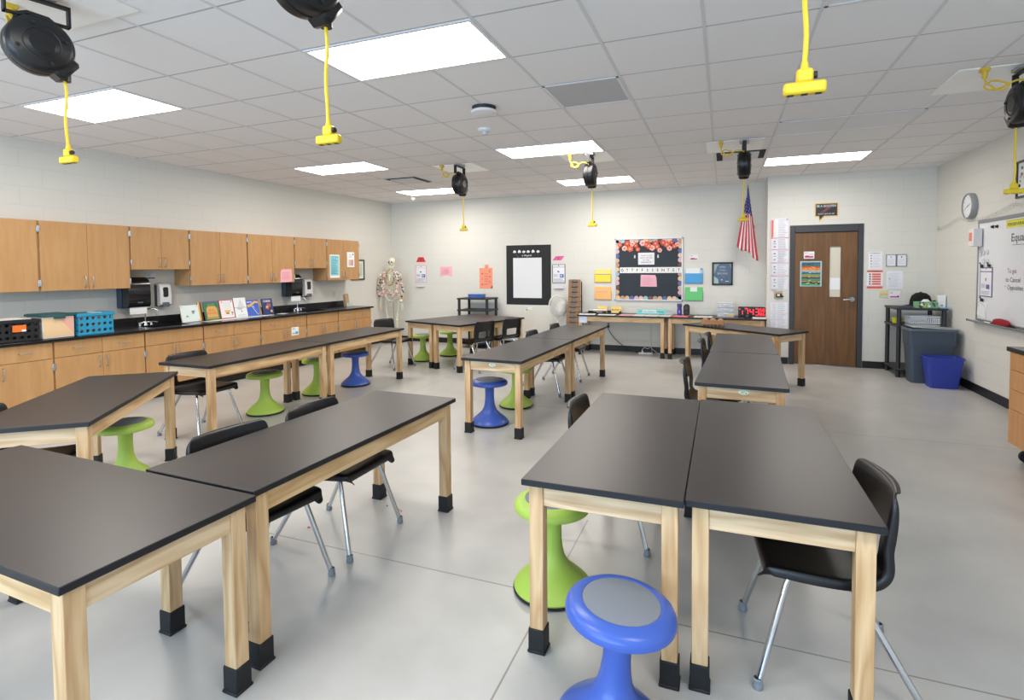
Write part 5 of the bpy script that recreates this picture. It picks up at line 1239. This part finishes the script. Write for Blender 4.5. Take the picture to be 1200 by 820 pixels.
for c, r in (((.10, -.135, 1.455), .035), ((.135, -.135, 1.385), .04), ((.155, -.12, 1.33), .022)): b.ball(c, (r, r*.4, r*.75), mat((240, 240, 240), .5), 14); b.ball((c[0], c[1]-r*.35, c[2]), (r*.4, r*.2, r*.4), mat((30, 30, 32), .5), 10)
b.box(-.012, .012, -.15, -.14, 1.30, 1.42, mat((238, 238, 236), .5), .003)
tag(b.build('white_flower_pin', None, (-6.42, 9.32, 0), .25), 'white flowers with black centres pinned on the skeleton shoulder', 'flower pin')

# ---------------------------------------------------------------- beside the door
sp = [('t', .5, .84, .14, 'BE A GOLDFISH', (214, 214, 218), .86), ('p', [(.30, .44), (.42, .42), (.60, .62), (.72, .66), (.66, .72), (.52, .72), (.38, .56)], (124, 56, 66)), ('p', [(.24, .40), (.32, .44), (.30, .52)], (110, 50, 60)), ('t', .5, .30, .09, "DON'T GIVE UP YET", (206, 206, 210), .76)]
zz = lambda v: (v*.276+.0)
t = thing('speech_bubble_sign', 'black speech bubble sign with gold rim above the door', 'sign', (1.455, YD, 2.35))
b = M(); b.poly([(-.155, -.062), (-.105, -.062), (-.092, -.14), (-.025, -.062), (.155, -.062), (.155, .142), (-.155, .142)], -.006, 0, mat((222, 184, 84), .5, name='gold_card')); b.build('gold_card', t)
b = M(); b.poly([(-.143, -.050), (-.096, -.050), (-.088, -.112), (-.034, -.050), (.143, -.050), (.143, .130), (-.143, .130)], -.0075, -.006, mat((34, 34, 40), .5, name='black_card'))
b.text('BE A GOLDFISH', 0, .098, .034, -.0082, mat((220, 220, 224), .5), w=.255); b.text("DON'T GIVE UP YET", 0, -.022, .020, -.0082, mat((206, 206, 210), .5), w=.225)
b.add([(x, -.0082, z) for x, z in [(-.06, .0), (-.02, .005), (.03, .05), (.07, .062), (.045, .072), (.0, .07), (-.04, .03)]], [tuple(range(7))], mat((128, 58, 68), .5)); b.add([(x, -.0083, z) for x, z in [(-.085, -.005), (-.055, .004), (-.06, .028)]], [(0, 1, 2)], mat((118, 54, 64), .5)); b.build('lettered_card', t)
def chart(label, h0, h1, z0, z1, cuts, first):
    hh = z1-z0; mk = []
    for i in range(len(cuts)-1):
        a, c = (cuts[i]-z0)/hh, (cuts[i+1]-z0)/hh
        if i > 0 or not first: mk.append(('r', 0, a-.004, 1, a+.002, (214, 84, 96)))
        n = max(2, int((a-c)*hh/.028)); mk += lines(.42, .92, c+.01, a-.012, n, (196, 198, 204), .4)
        if not (first and i == 0):
            mk.append(('r', .08, c+.008, .36, a-.012, (222, 222, 228))); m_ = (a+c)/2
            for q in (.25, .7): mk.append(('c', .22, c+(a-c)*q, .012, (140, 140, 150)))
            mk.append(('r', .16, m_-.004, .3, m_+.004, (120, 120, 132)))
    if first: mk += [('r', .04, (cuts[1]-z0)/hh+.01, .14, (cuts[0]-z0)/hh-.02, (226, 112, 96)), ('c', .9, .985, .007, K1), ('c', .2, .985, .004, K1)]
    mk += [('r', 0, 0, .012, 1, (222, 140, 150)), ('r', .988, 0, 1, 1, (222, 140, 150))]
    return sheet('wall_chart', label, 'chart', 'D', h0, h1, z0, z1, (232, 233, 240), mk)
Z = lambda py: 2.283-(py-256.3)*(2.283-.552)/(385-256.3)
chart('tall white chart with red dividing lines left of the door, above the light switch', .690, .945, Z(338.8), 2.283, [2.283, Z(278.8), Z(292.5), Z(308), Z(323), Z(338.8)], True)
chart('shorter white chart with red lines left of the door, below the light switch', .690, .945, .552, Z(353.3), [Z(353.3), Z(367), Z(374.3), .552], False)
t = thing('light_switch', 'light switch with a black knob between the two white charts', 'switch', (.806, YD, 1.088))
M().box(-.062, .062, -.006, 0, -.058, .058, mat((186, 164, 132), .5), .002).build('switch_plate', t)
b = M(); b.box(-.035, .045, -.045, -.006, -.035, .022, BLACKM, .008); b.box(-.02, .02, -.05, -.044, -.02, .012, mat((226, 226, 226), .5), .004); b.cyl((.045, -.03, -.015), (.07, -.03, -.03), .012, BLACKM, seg=12); b.build('black_knob', t)
DD = -.0095
sheet('door_label', 'small white and magenta label on the door above the colourful poster', 'label', 'D', 1.158, 1.302, 1.650, 1.759, (236, 230, 234), [('t', .25, .82, .13, 'Room', K1, .3), ('r', .1, .14, .9, .36, (176, 52, 110)), ('r', .15, .36, .5, .5, (206, 140, 170)), ('r', .5, .5, .92, .72, (214, 206, 214))], d=-.0075)
dp = [('r', .06, .04, .94, .96, (64, 110, 96))]
for a, c, col in ((.82, .95, (70, 120, 130)), (.74, .80, (206, 66, 50)), (.68, .74, (232, 140, 70)), (.62, .68, (222, 170, 80)), (.55, .62, (150, 180, 196)), (.49, .55, (70, 80, 150)), (.42, .49, (110, 170, 70)), (.37, .42, (196, 130, 80)), (.31, .36, (70, 70, 66)), (.22, .31, (90, 140, 120)), (.17, .21, (196, 150, 90)), (.11, .16, (64, 60, 36)), (.05, .11, (80, 176, 96))):
    dp.append(('p', [(.07, a), (.35, a+.015), (.65, a-.01), (.93, a+.005), (.93, c), (.65, c-.012), (.35, c+.012), (.07, c)], col))
dp += [('t', .36, .89, .08, '26 WAYS', (30, 40, 60), .5), ('t', .72, .91, .04, 'to be kind', (40, 36, 30), .34)]
for i in range(26): dp.append(('r', .1+.8*random.random(), .07+.7*random.random(), 0, 0, K1))
for i in range(len(dp)-26, len(dp)): q = dp[i]; dp[i] = ('r', min(q[1], .8), q[2], min(q[1], .8)+.1, q[2]+.018, random.choice([(240, 236, 210), (30, 34, 40), (236, 200, 120), (60, 60, 90), (214, 230, 190)]))
sheet('door_poster', 'colourful striped poster with pale blue rim on the door', 'poster', 'D', 1.111, 1.406, 1.222, 1.610, (176, 206, 214), dp, d=-.0075)
em = [('t', .48, .92, .05, 'IN AN EMERGENCY', K1, .8)]
for i, c in enumerate(((96, 90, 130), (110, 100, 150), (226, 90, 84), (170, 160, 190), (226, 190, 110))): em += [('c', .2, .78-.155*i, .035, c)]+lines(.32, .9, .73-.155*i, .83-.155*i, 2, (204, 206, 218))
sheet('emergency_list', 'white emergency list with coloured dots right of the door', 'sign', 'D', 2.014, 2.193, 1.480, 1.740, (236, 237, 242), em)
oc = [('r', 0, .90, 1, 1, (224, 92, 76)), ('r', 0, 0, 1, .12, (224, 92, 76))]+[('r', .32, .2+.135*i, .88, .29+.135*i, (232, 112, 98)) for i in range(5)]+[('c', .19, .245+.135*i, .042, (92, 64, 70)) for i in range(5)]+[('r', .4, .235+.135*i, .75, .25+.135*i, (200, 80, 70)) for i in range(5)]+[('t', .5, .95, .05, 'PROCEDURES', (150, 50, 40), .5)]
sheet('orange_list', 'orange striped notice below the emergency list', 'sign', 'D', 1.999, 2.200, 1.198, 1.465, (238, 236, 238), oc)
t = thing('double_frame', 'pair of grey framed certificates right of the emergency list', 'picture', (2.366, YD, 1.61)); b = M()
for x0, x1 in ((-.128, -.002), (.002, .128)):
    for q in ((x0, x0+.008, -.088, .088), (x1-.008, x1, -.088, .088), (x0, x1, -.088, -.080), (x0, x1, .080, .088)): b.box(q[0], q[1], -.012, 0, q[2], q[3], mat((128, 134, 152), .4), .001)
b.build('frame', t); b = M()
for x0, c in ((-.122, (214, 120, 130)), (.008, (80, 90, 110))):
    b.box(x0, x0+.114, -.004, 0, -.082, .082, mat((236, 236, 240), .4)); n = 12; b.add([(x0+.057+.010*math.cos(2*PI*i/n), -.0048, .048+.010*math.sin(2*PI*i/n)) for i in range(n)], [tuple(range(n))], mat(c, .5))
    for i in range(6): b.box(x0+.02, x0+.095, -.0046, -.004, -.06+.014*i, -.054+.014*i, mat((206, 208, 218), .5))
b.build('certificates', t)
sheet('white_notice', 'plain white notice with faint text below the framed certificates', 'sign', 'D', 2.251, 2.452, 1.190, 1.454, (232, 233, 240), [('c', .18, .56, .035, (90, 92, 104))]+lines(.1, .9, .1, .9, 10, (214, 216, 226)))
t = thing('light_switch', 'beige three-gang switch plate right of the door', 'switch', (2.2145, YD, 1.117))
M().box(-.057, .057, -.006, 0, -.057, .057, mat((214, 206, 164), .5), .002).build('switch_plate', t)
for x in (-.034, 0, .034): M().box(x-.007, x+.007, -.013, -.006, -.016, .016, mat((206, 198, 152), .5), .002).build('toggle', t)
sheet('wall_label', 'white and magenta label right of the beige switch plate', 'label', 'D', 2.287, 2.424, 1.052, 1.159, (234, 232, 238), [('t', .2, .78, .15, 'Exit', K1, .28), ('r', .08, .12, .9, .30, (176, 60, 120)), ('p', [(.7, .3), (.9, .3), (.8, .45)], (176, 60, 120))])
# corner stand contents
CAPM = mat((9, 9, 10), .95, name='black_cap_cloth')
t = thing('cap', 'black baseball cap on the corner shelf stand', 'cap', (2.575, 8.90, .9555), math.radians(196)); t.scale = (1.28, 1.2, 1.42)
b = M(); b.lathe([(.10, .0), (.103, .03), (.098, .07), (.082, .11), (.05, .135), (.012, .142), (0, .142)], CAPM, 28); b.ball((0, 0, .142), (.012, .012, .007), CAPM, 10); b.build('crown', t)
b = M(); n = 16
top = [(.099*math.cos(a), .099*math.sin(a), .022) for a in [-1.1+2.2*i/n for i in range(n+1)]]; out = [(.10+.085*math.cos(a*.95), .105*math.sin(a)*1.02, .014-.010*abs(math.sin(a))) for a in [-1.1+2.2*i/n for i in range(n+1)]]
vs = top+out+[(x, y, z-.004) for x, y, z in top+out]; fs = []
for i in range(n):
    fs += [(i, i+1, n+2+i, n+1+i), (2*n+2+i, 3*n+3+i, 3*n+4+i, 2*n+3+i), (n+1+i, n+2+i, 3*n+4+i, 3*n+3+i)]
b.add(vs, fs, CAPM); b.build('brim', t)
b = M(); b.tube([(-.08, .05, .02), (-.13, .06, .05), (-.15, .0, .06), (-.13, -.05, .045), (-.085, -.05, .02)], .006, CAPM, 8); b.build('strap', t)
t = thing('tissue_box', 'patterned green and blue tissue box in front of the cap', 'tissue box', (2.565, 8.67, .9555), .02)
b = M(); b.box(-.125, .125, -.055, .055, 0, .085, mat((120, 170, 130), .6, name='green_printed_card'), .002)
for i in range(22):
    x, zz_ = random.uniform(-.115, .115), random.uniform(.01, .075); c = random.choice([(60, 90, 80), (214, 200, 90), (70, 130, 200), (236, 232, 210), (60, 60, 60), (150, 190, 80)])
    r = random.uniform(.008, .02); n = 9; b.add([(x+r*math.cos(2*PI*k/n), -.0556-.0001*i, min(.083, max(.002, zz_+r*math.sin(2*PI*k/n)))) for k in range(n)], [tuple(range(n))], mat(c, .6))
b.build('box', t)
b = M(); b.lathe([(.05, .0), (.05, .012), (.03, .028), (.03, .034), (.0, .03)], WHITE, 9, T=Matrix.Translation((0, 0, .083)) @ Matrix.Diagonal((1, .35, 1, 1))); b.build('tissue', t)
t = thing('white_carton', 'small white carton right of the cap on the corner stand', 'box', (2.79, 8.84, .9555), -.05)
b = M(); b.box(-.045, .045, -.04, .04, 0, .17, WHITE, .002); b.box(-.015, .015, -.0406, -.04, .015, .04, mat((170, 160, 176), .5)); b.build('carton', t)
M().box(-.03, .03, .02, .041, .0, .172, mat((110, 116, 116), .5)).build('grey_back_flap', t)
tag(M().box(-.055, .055, -.06, .06, 0, .008, mat((90, 176, 220), .5)).build('blue_folder', None, (2.765, 8.66, .9555), .05), 'light blue folder at the right front of the corner stand top', 'folder')
tag(M().box(-.085, .085, -.06, .06, 0, .018, mat((54, 56, 84), .5), .003).build('dark_notebook', None, (2.335, 8.69, .9555), -.15), 'dark notebook at the left of the corner stand top', 'notebook')
t = thing('white_basket', 'white slotted basket on the second shelf of the corner stand', 'basket', (2.545, 8.72, .7205))
b = M(); WB = mat((226, 228, 234), .4, name='white_basket_plastic')
b.plate(.34, .11, 16, 1, .038, .003, WB, T=Matrix.Translation((0, -.11, .008)), rx=.006); b.plate(.34, .11, 16, 1, .038, .003, WB, T=Matrix.Translation((0, .11, .008)), rx=.006)
for s in (-1, 1): b.plate(.22, .11, 10, 1, .038, .003, WB, T=Matrix.Translation((s*.17, 0, .008)) @ Matrix.Rotation(PI/2, 4, 'Z'), rx=.006)
b.box(-.17, .17, -.11, .11, 0, .008, WB); b.build('basket_walls', t)
b = M()
for q in ((-.178, .178, -.118, -.108), (-.178, .178, .108, .118), (-.178, -.168, -.118, .118), (.168, .178, -.118, .118)): b.box(q[0], q[1], q[2], q[3], .112, .126, WB, .003)
b.build('rim', t)
t = thing('yellow_tray', 'small yellow-green tub on the second shelf of the corner stand', 'tub', (2.315, 8.95, .7205))
b = M(); b.lathe([(0, 0), (.055, 0), (.066, .075), (.07, .08), (.062, .08), (.052, .006), (0, .006)], mat((206, 204, 50), .45, name='yellow_green_tub'), 28); b.build('tub', t)
t = thing('trash_can', 'tall grey trash can in front of the corner shelf stand', 'trash can', (2.52, 8.37, 0))
GRY = mat((66, 78, 92), .45, name='slate_grey_plastic')
def taper(b, w0, d0, w1, d1, z0, z1, r, m, wall=.006):
    A = rr(-w0, w0, -d0, d0, r*.8, 5); B = rr(-w1, w1, -d1, d1, r, 5); C_ = rr(-w1+wall, w1-wall, -d1+wall, d1-wall, r, 5); D_ = rr(-w0+wall, w0-wall, -d0+wall, d0-wall, r*.8, 5); n = len(A)
    vs = [(x, y, z0) for x, y in A]+[(x, y, z1) for x, y in B]+[(x, y, z1) for x, y in C_]+[(x, y, z0+wall) for x, y in D_]
    fs = [tuple(range(n))[::-1], tuple(range(3*n, 4*n))]
    for k in range(3):
        for i in range(n): j = (i+1) % n; fs.append((k*n+i, k*n+j, (k+1)*n+j, (k+1)*n+i))
    b.add(vs, fs, m)
b = M(); taper(b, .215, .125, .245, .148, 0, .50, .04, GRY); taper(b, .252, .155, .262, .165, .50, .70, .04, GRY); b.build('bin_body', t)
b = M(); o1 = rr(-.275, .275, -.178, .178, .045, 5); o0 = rr(-.255, .255, -.158, .158, .04, 5); n = len(o1)
for za, zb in ((.685, .715),):
    vs = [(x, y, za) for x, y in o1]+[(x, y, zb) for x, y in o1]+[(x, y, zb) for x, y in o0]+[(x, y, za) for x, y in o0]; fs = []
    for k in range(4):
        for i in range(n): j = (i+1) % n; fs.append((k*n+i, k*n+j, ((k+1) % 4)*n+j, ((k+1) % 4)*n+i))
    b.add(vs, fs, mat((92, 100, 108), .4))
b.build('rim', t)
b = M(); b.box(-.30, .22, -.17, .15, .716, .73, mat((150, 156, 162), .3, name='clear_grey_lid'), .006, T=Matrix.Rotation(math.radians(3), 4, 'Y') @ Matrix.Translation((.03, 0, .0))); b.build('lid', t)
t = thing('recycling_bin', 'blue open recycling bin in front of the grey trash can', 'bin', (2.575, 8.07, 0))
BB = mat((44, 62, 160), .45, name='recycling_blue')
b = M(); taper(b, .145, .10, .19, .135, 0, .375, .035, BB); b.build('bin_body', t)
b = M(); o1 = rr(-.20, .20, -.145, .145, .04, 5); o0 = rr(-.184, .184, -.129, .129, .035, 5); n = len(o1)
vs = [(x, y, .365) for x, y in o1]+[(x, y, .385) for x, y in o1]+[(x, y, .385) for x, y in o0]+[(x, y, .365) for x, y in o0]; fs = []
for k in range(4):
    for i in range(n): j = (i+1) % n; fs.append((k*n+i, k*n+j, ((k+1) % 4)*n+j, ((k+1) % 4)*n+i))
b.add(vs, fs, BB); b.build('rim', t)

# ---------------------------------------------------------------- right wall
t = thing('wall_clock', 'round grey wall clock high on the right wall', 'clock', (XR, 8.07, 2.255), -PI/2)
GB = mat((150, 150, 152), .4, name='grey_clock_case'); T = Matrix.Rotation(PI/2, 4, 'X')
M().lathe([(0, 0), (.155, 0), (.160, .02), (.158, .055), (.15, .065), (.14, .065), (.137, .056)], GB, 48, T=T).build('case', t)
b = M(); b.lathe([(0, .052), (.139, .052)], mat((232, 233, 238), .4, name='clock_dial'), 48, T=T)
for k in range(12):
    a = 2*PI*k/12; s_, c_ = math.sin(a), math.cos(a); b.text(str(k or 12), .108*s_, .108*c_, .022, -.0526, mat((150, 150, 160), .5))
b.build('dial', t)
def hand(L_, a, w_, y): 
    s_, c_ = math.sin(a), math.cos(a); b.add([(-w_*c_-.02*s_, y, w_*s_-.02*c_), (w_*c_-.02*s_, y, -w_*s_-.02*c_), (L_*s_+w_*.5*c_, y, L_*c_-w_*.5*s_), (L_*s_-w_*.5*c_, y, L_*c_+w_*.5*s_)], [(0, 1, 2, 3)], mat((40, 40, 44), .5))
b = M(); hand(.075, math.radians(72), .006, -.0535); hand(.118, math.radians(246), .004, -.0545); b.build('hands', t)
t = thing('whiteboard', 'large whiteboard with handwriting on the right wall', 'whiteboard', (XR, 6.0, 1.46), -PI/2)
wx0, wx1 = -1.86, 1.4; b = M(); FR_ = mat((150, 152, 156), .35, .5, name='whiteboard_aluminium')
for q in ((wx0, wx0+.02, -.58, .58), (wx1-.02, wx1, -.58, .58), (wx0, wx1, -.58, -.56), (wx0, wx1, .56, .60)): b.box(q[0], q[1], -.022, 0, q[2], q[3], FR_, .003)
b.build('frame', t)
M().box(wx0+.018, wx1-.018, -.012, 0, -.562, .562, mat((226, 227, 231), .18, name='dry_erase_surface')).build('writing_surface', t)
b = M(); b.box(wx0-.08, wx1, -.075, -.0, -.602, -.592, FR_, .003); b.box(wx0-.08, wx1, -.08, -.07, -.602, -.578, FR_, .003); b.cyl((wx0-.09, -.07, -.59), (wx0-.075, -.07, -.59), .014, BLACKM, seg=12); b.build('marker_tray', t)
INK = mat((76, 76, 84), .5, name='dry_erase_ink'); y = -.0128
b = M(); b.text('Equations', -.82, .345, .085, y, INK, w=.52); b.box(-1.06, -.55, y-.0002, y, .278, .283, INK); b.build('underlined_heading', t)
b = M(); b.text('To get', -1.05, .0, .05, y, mat((140, 100, 104), .5), w=.19); b.build('written_line', t)
b = M(); b.text('to Cancel', -1.03, -.085, .05, y, INK, w=.30); b.build('written_line', t)
b = M(); b.text('Opposites', -.98, -.175, .05, y, INK, w=.32); b.text('+', -1.19, -.16, .03, y, INK); b.build('written_line', t)
b = M(); b.text('x', -.72, .02, .05, y, INK); b.box(-.76, -.68, y-.0002, y, -.022, -.018, INK); b.text('1', -.72, -.07, .05, y, INK); b.text('=', -.62, -.02, .04, y, INK)
b.tube([(-.72+.085*math.cos(2*PI*i/28), y, -.03+.15*math.sin(2*PI*i/28)) for i in range(28)], .0022, INK, 4, closed=True); b.build('circled_fraction', t)
sheet('yellow_strip', 'yellow lettered strip at the top of the whiteboard', 'banner', 'R', 7.19, 6.35, 1.925, 2.005, (226, 222, 70), [('r', 0, .86, 1, .93, (170, 160, 60)), ('t', .30, .42, .42, 'PERSERVERANCE', (74, 70, 60), .56)], d=.0135)
for yy, zz_, lb in ((7.49, 1.962, 'left one of two black magnets at the top of the whiteboard'), (7.39, 1.958, 'right one of two black magnets at the top of the whiteboard')):
    b = M(); b.lathe([(0, 0), (.018, 0), (.02, .004), (.012, .014), (.014, .022), (0, .024)], BLACKM, 16, T=Matrix.Rotation(PI/2, 4, 'X')); tag(b.build('magnet', None, (XR-.0125, yy, zz_), -PI/2), lb, 'magnet', 'black round magnets')
t = thing('white_wall_box', 'white box with a coral card on the whiteboard corner', 'box', (XR-.0225, 7.80, 1.857), -PI/2)
M().box(-.07, .07, -.085, 0, -.105, .105, mat((226, 222, 220), .45, name='white_box_card'), .004).build('box', t); M().box(-.052, .028, -.0865, -.085, -.04, .06, mat((226, 130, 116), .5)).build('coral_card', t)
for i, (yy, zz_) in enumerate(((7.79, 1.66), (7.71, 1.675), (7.62, 1.68), (7.70, 1.575), (7.60, 1.57))):
    b = M(); b.tube([(.026*math.cos(2*PI*k/18), -.004, .026*math.sin(2*PI*k/18)) for k in range(18)], .004, mat((196, 198, 204), .4), 6, closed=True); b.lathe([(0, 0), (.024, 0), (.024, .004), (0, .005)], mat((220, 221, 226), .4), 18, T=Matrix.Rotation(PI/2, 4, 'X'))
    tag(b.build('pale_magnet', None, (XR-.0125, yy, zz_), -PI/2), 'pale round magnet below the white box on the whiteboard', 'magnet', 'pale round magnets')
sheet('clipped_sheet', 'navy-rimmed sheet held by black clips on the whiteboard', 'sign', 'R', 7.785, 7.475, 1.165, 1.505, (74, 70, 120), [('r', .05, .03, .95, .97, (232, 231, 238)), ('r', .04, .84, .96, .87, (74, 70, 120)), ('c', .5, .95, .025, K1), ('c', .5, .62, .03, (130, 130, 150)), ('r', .46, .54, .54, .62, (130, 130, 150)), ('r', .55, .27, .8, .42, (110, 100, 170))]+lines(.15, .85, .08, .2, 3, K3)+lines(.15, .5, .3, .45, 3, K3), d=.0135)
for yy, zz_, lb in ((7.72, 1.525, 'black clip at the left top of the navy-rimmed sheet'), (7.54, 1.53, 'black clip at the right top of the navy-rimmed sheet'), (7.70, 1.13, 'black clip holding the outlined paper below the navy-rimmed sheet')):
    b = M(); b.box(-.022, .022, -.02, -.002, -.022, .012, BLACKM, .004); b.tube([(-.012, -.016, .01), (-.01, -.03, .035), (.01, -.03, .035), (.012, -.016, .01)], .003, BLACKM, 6); tag(b.build('binder_clip', None, (XR-.0165, yy, zz_), -PI/2), lb, 'clip', 'black clips on the whiteboard')
o = sheet('outlined_paper', 'white paper with a drawn outline tilted below the navy-rimmed sheet', 'paper', 'R', 7.83, 7.60, .93, 1.11, (232, 232, 234), [('p', [(.08, .9), (.75, .72), (.92, .6), (.90, .62), (.75, .75), (.08, .93)], (150, 152, 162)), ('r', .9, .05, .92, .6, (150, 152, 162)), ('r', .1, .5, .12, .92, (170, 172, 182)), ('r', .12, .3, .85, .31, (190, 192, 200))], d=.0135, tilt=.12)
t = thing('red_eraser_bag', 'red fluffy eraser lying in the whiteboard tray', 'eraser', (XR-.056, 7.14, .8685), -PI/2)
RF = mat((150, 24, 34), .95, name='red_fleece', bump=.8, bscale=120, var=.25)
b = M(); b.ball((0, 0, .042), (.19, .031, .042), RF, 24); b.ball((-.10, 0, .038), (.07, .031, .036), RF, 16); b.build('fleece', t); b = M(); b.box(-.17, .17, -.022, .022, .0, .012, BLACKM, .005); b.build('backing', t)
b = M(); b.cyl((-.07, 0, 0), (.07, 0, 0), .009, WHITEP, seg=12); b.cyl((.07, 0, 0), (.10, 0, 0), .0095, BLACKM, seg=12)
tag(b.build('marker', None, (XR-.045, 7.48, .878), -PI/2), 'white marker with black cap in the whiteboard tray', 'marker')
t = thing('string_garland', 'wire string of tiny leaves draped along the right wall above the whiteboard', 'garland', (XR, 0, 0))
GP = [(9.13, 2.085), (8.95, 2.06), (8.74, 2.085), (8.55, 2.125), (8.36, 2.149), (8.2, 2.10), (8.05, 2.078), (7.85, 2.085), (7.6, 2.09), (7.44, 2.106), (7.25, 2.135), (7.10, 2.16), (6.98, 2.175), (6.83, 2.14), (6.6, 2.10), (6.4, 2.14), (6.2, 2.18), (6.0, 2.12)]
b = M(); b.tube([(-.028, a, c) for a, c in GP], .0025, mat((196, 196, 190), .5), 5); b.build('wire', t)
b = M()
for i in range(len(GP)-1):
    for k in range(4):
        s = k/4; yy = GP[i][0]*(1-s)+GP[i+1][0]*s; zz_ = GP[i][1]*(1-s)+GP[i+1][1]*s-random.uniform(.005, .03)
        b.ball((-.030, yy, zz_), (.003, .006, .009), mat((186, 190, 184), .5), 6); b.tube([(-.028, yy, zz_+.03), (-.029, yy, zz_)], .0012, mat((196, 196, 190), .5), 4)
b.build('tiny_leaves', t)
M().ball((-.016, 9.14, 2.05), (.012, .012, .03), mat((190, 186, 176), .5), 8).build('end_clip', t)
t = thing('framed_print', 'black framed print at the right edge above the whiteboard', 'picture', (XR, 6.80, 2.405), -PI/2)
b = M(); 
for q in ((-.215, -.195, -.19, .19), (.195, .215, -.19, .19), (-.215, .215, -.19, -.17), (-.215, .215, .17, .19)): b.box(q[0], q[1], -.02, 0, q[2], q[3], mat((60, 58, 60), .4), .002)
b.build('frame', t)
b = M(); b.box(-.197, .197, -.006, 0, -.172, .172, mat((226, 230, 226), .35)); 
for i in range(26): x, zz_ = random.uniform(-.16, .16), random.uniform(-.06, .14); r = random.uniform(.008, .02); b.add([(x+r*math.cos(k), -.0066-.0001*i, zz_+r*math.sin(k)) for k in range(6)], [tuple(range(6))], mat(random.choice([(206, 140, 170), (150, 110, 150), (170, 190, 160), (90, 80, 96)]), .5))
b.build('print', t)
# mobile drawer unit at the right edge
t = thing('mobile_drawer_cabinet', 'wheeled maple drawer cabinet with black top at the right edge', 'cabinet', (2.125, 5.235, 0), -PI/2)
W_, D_ = 1.22, .62
b = M(); b.box(0, W_, .002, D_, .135, .852, MAPLE_DK, .001); b.build('carcass', t)
b = M(); b.box(-.03, W_+.02, -.03, D_+.02, .868-.016, .888, EPOXY, .003); b.build('top', t)
for x0, x1 in ((.0015, W_/2-.0015), (W_/2+.0015, W_-.0015)):
    for z0, z1 in ((.7155, .850), (.5655, .7125), (.4095, .5625), (.137, .4065)):
        d = M().box(x0, x1, -.018, 0, z0, z1, MAPLE_DK, .0015).build('drawer', t); h = M(); bar_handle(h, (x0+x1)/2+.1, (z0+z1)/2, -.018, .115, False); h.build('handle', d)
for x in (.08, W_-.08):
    for y in (.07, D_-.07):
        c = M(); c.box(-.03, .03, -.03, .03, .125, .135, STEEL); c.box(-.02, -.014, -.02, .02, .05, .125, STEEL); c.box(.014, .02, -.02, .02, .05, .125, STEEL); c.cyl((-.013, 0, .048), (.013, 0, .048), .048, RUBBER, seg=24); c.build('caster', t, (x, y, 0))
tag(M().box(-.14, .14, -.10, .10, 0, .004, WHITE).build('paper_stack', None, (2.40, 5.05, .8883), .1), 'white papers on the wheeled drawer cabinet top', 'papers')
# bits on the floor
def bit(x, y, c, L_, label, rz):
    b = M(); b.cyl((-L_/2, 0, .004), (L_/2, 0, .004), .004, mat(c, .5), seg=8); 
    tag(b.build('pencil_stub', None, (x, y, 0), rz), label, 'pencil stub')
bit(-1.93, 2.82, (206, 160, 110), .03, 'tan pencil stub on the floor beneath the front left table end', .3)
bit(-1.895, 2.81, (226, 130, 130), .012, 'pink eraser tip on the floor beside the tan stub', .3)
bit(-2.29, 2.44, (226, 70, 100), .014, 'red crumb of eraser on the floor between two chairs', .9)
bit(-2.02, 2.84, (120, 110, 96), .008, 'tiny grey crumb on the floor left of the tan stub', .2)

# ---------------------------------------------------------------- light, camera, view
wd = bpy.data.worlds.new('World'); scn.world = wd; wd.use_nodes = True
wd.node_tree.nodes['Background'].inputs[0].default_value = lin((214, 226, 246)); wd.node_tree.nodes['Background'].inputs[1].default_value = 1.0
al = bpy.data.lights.new('window_daylight', 'AREA'); al.shape = 'RECTANGLE'; al.size = 6.8; al.size_y = 1.3; al.energy = 185; al.color = (.47, .73, 1.0)
ao = bpy.data.objects.new('window_daylight', al); COL.objects.link(ao); ao.location = (-2.0, YR-.15, 1.62); ao.rotation_euler = (PI/2, 0, 0)
cd = bpy.data.cameras.new('camera'); cam = bpy.data.objects.new('camera', cd); COL.objects.link(cam)
yaw, pit, rol, fpx = math.radians(20.8), math.radians(2.2), math.radians(-.39), 622.26
fw = Vector((-math.sin(yaw)*math.cos(pit), math.cos(yaw)*math.cos(pit), -math.sin(pit))); r_ = Vector((math.cos(yaw), math.sin(yaw), 0)); u_ = r_.cross(fw)
rx = math.cos(rol)*r_+math.sin(rol)*u_; ux = -math.sin(rol)*r_+math.cos(rol)*u_
cam.matrix_world = Matrix(((rx.x, ux.x, -fw.x, 0), (rx.y, ux.y, -fw.y, 0), (rx.z, ux.z, -fw.z, 1.528), (0, 0, 0, 1)))
cd.sensor_fit = 'HORIZONTAL'; cd.sensor_width = 36; cd.lens = fpx/1200*36; cd.shift_x = -(611.7-600)/1200; cd.shift_y = -(410-338.44)/1200
cd.clip_start = .02; cd.clip_end = 60; scn.camera = cam
scn.view_settings.view_transform = 'Standard'; scn.view_settings.look = 'None'; scn.view_settings.gamma = 1; scn.view_settings.use_curve_mapping = False
scn.view_settings.exposure = 0.80
scn.cycles.use_denoising = True; scn.cycles.sample_clamp_indirect = 8
scn.cycles.max_bounces = 10; scn.cycles.diffuse_bounces = 7; scn.cycles.glossy_bounces = 4
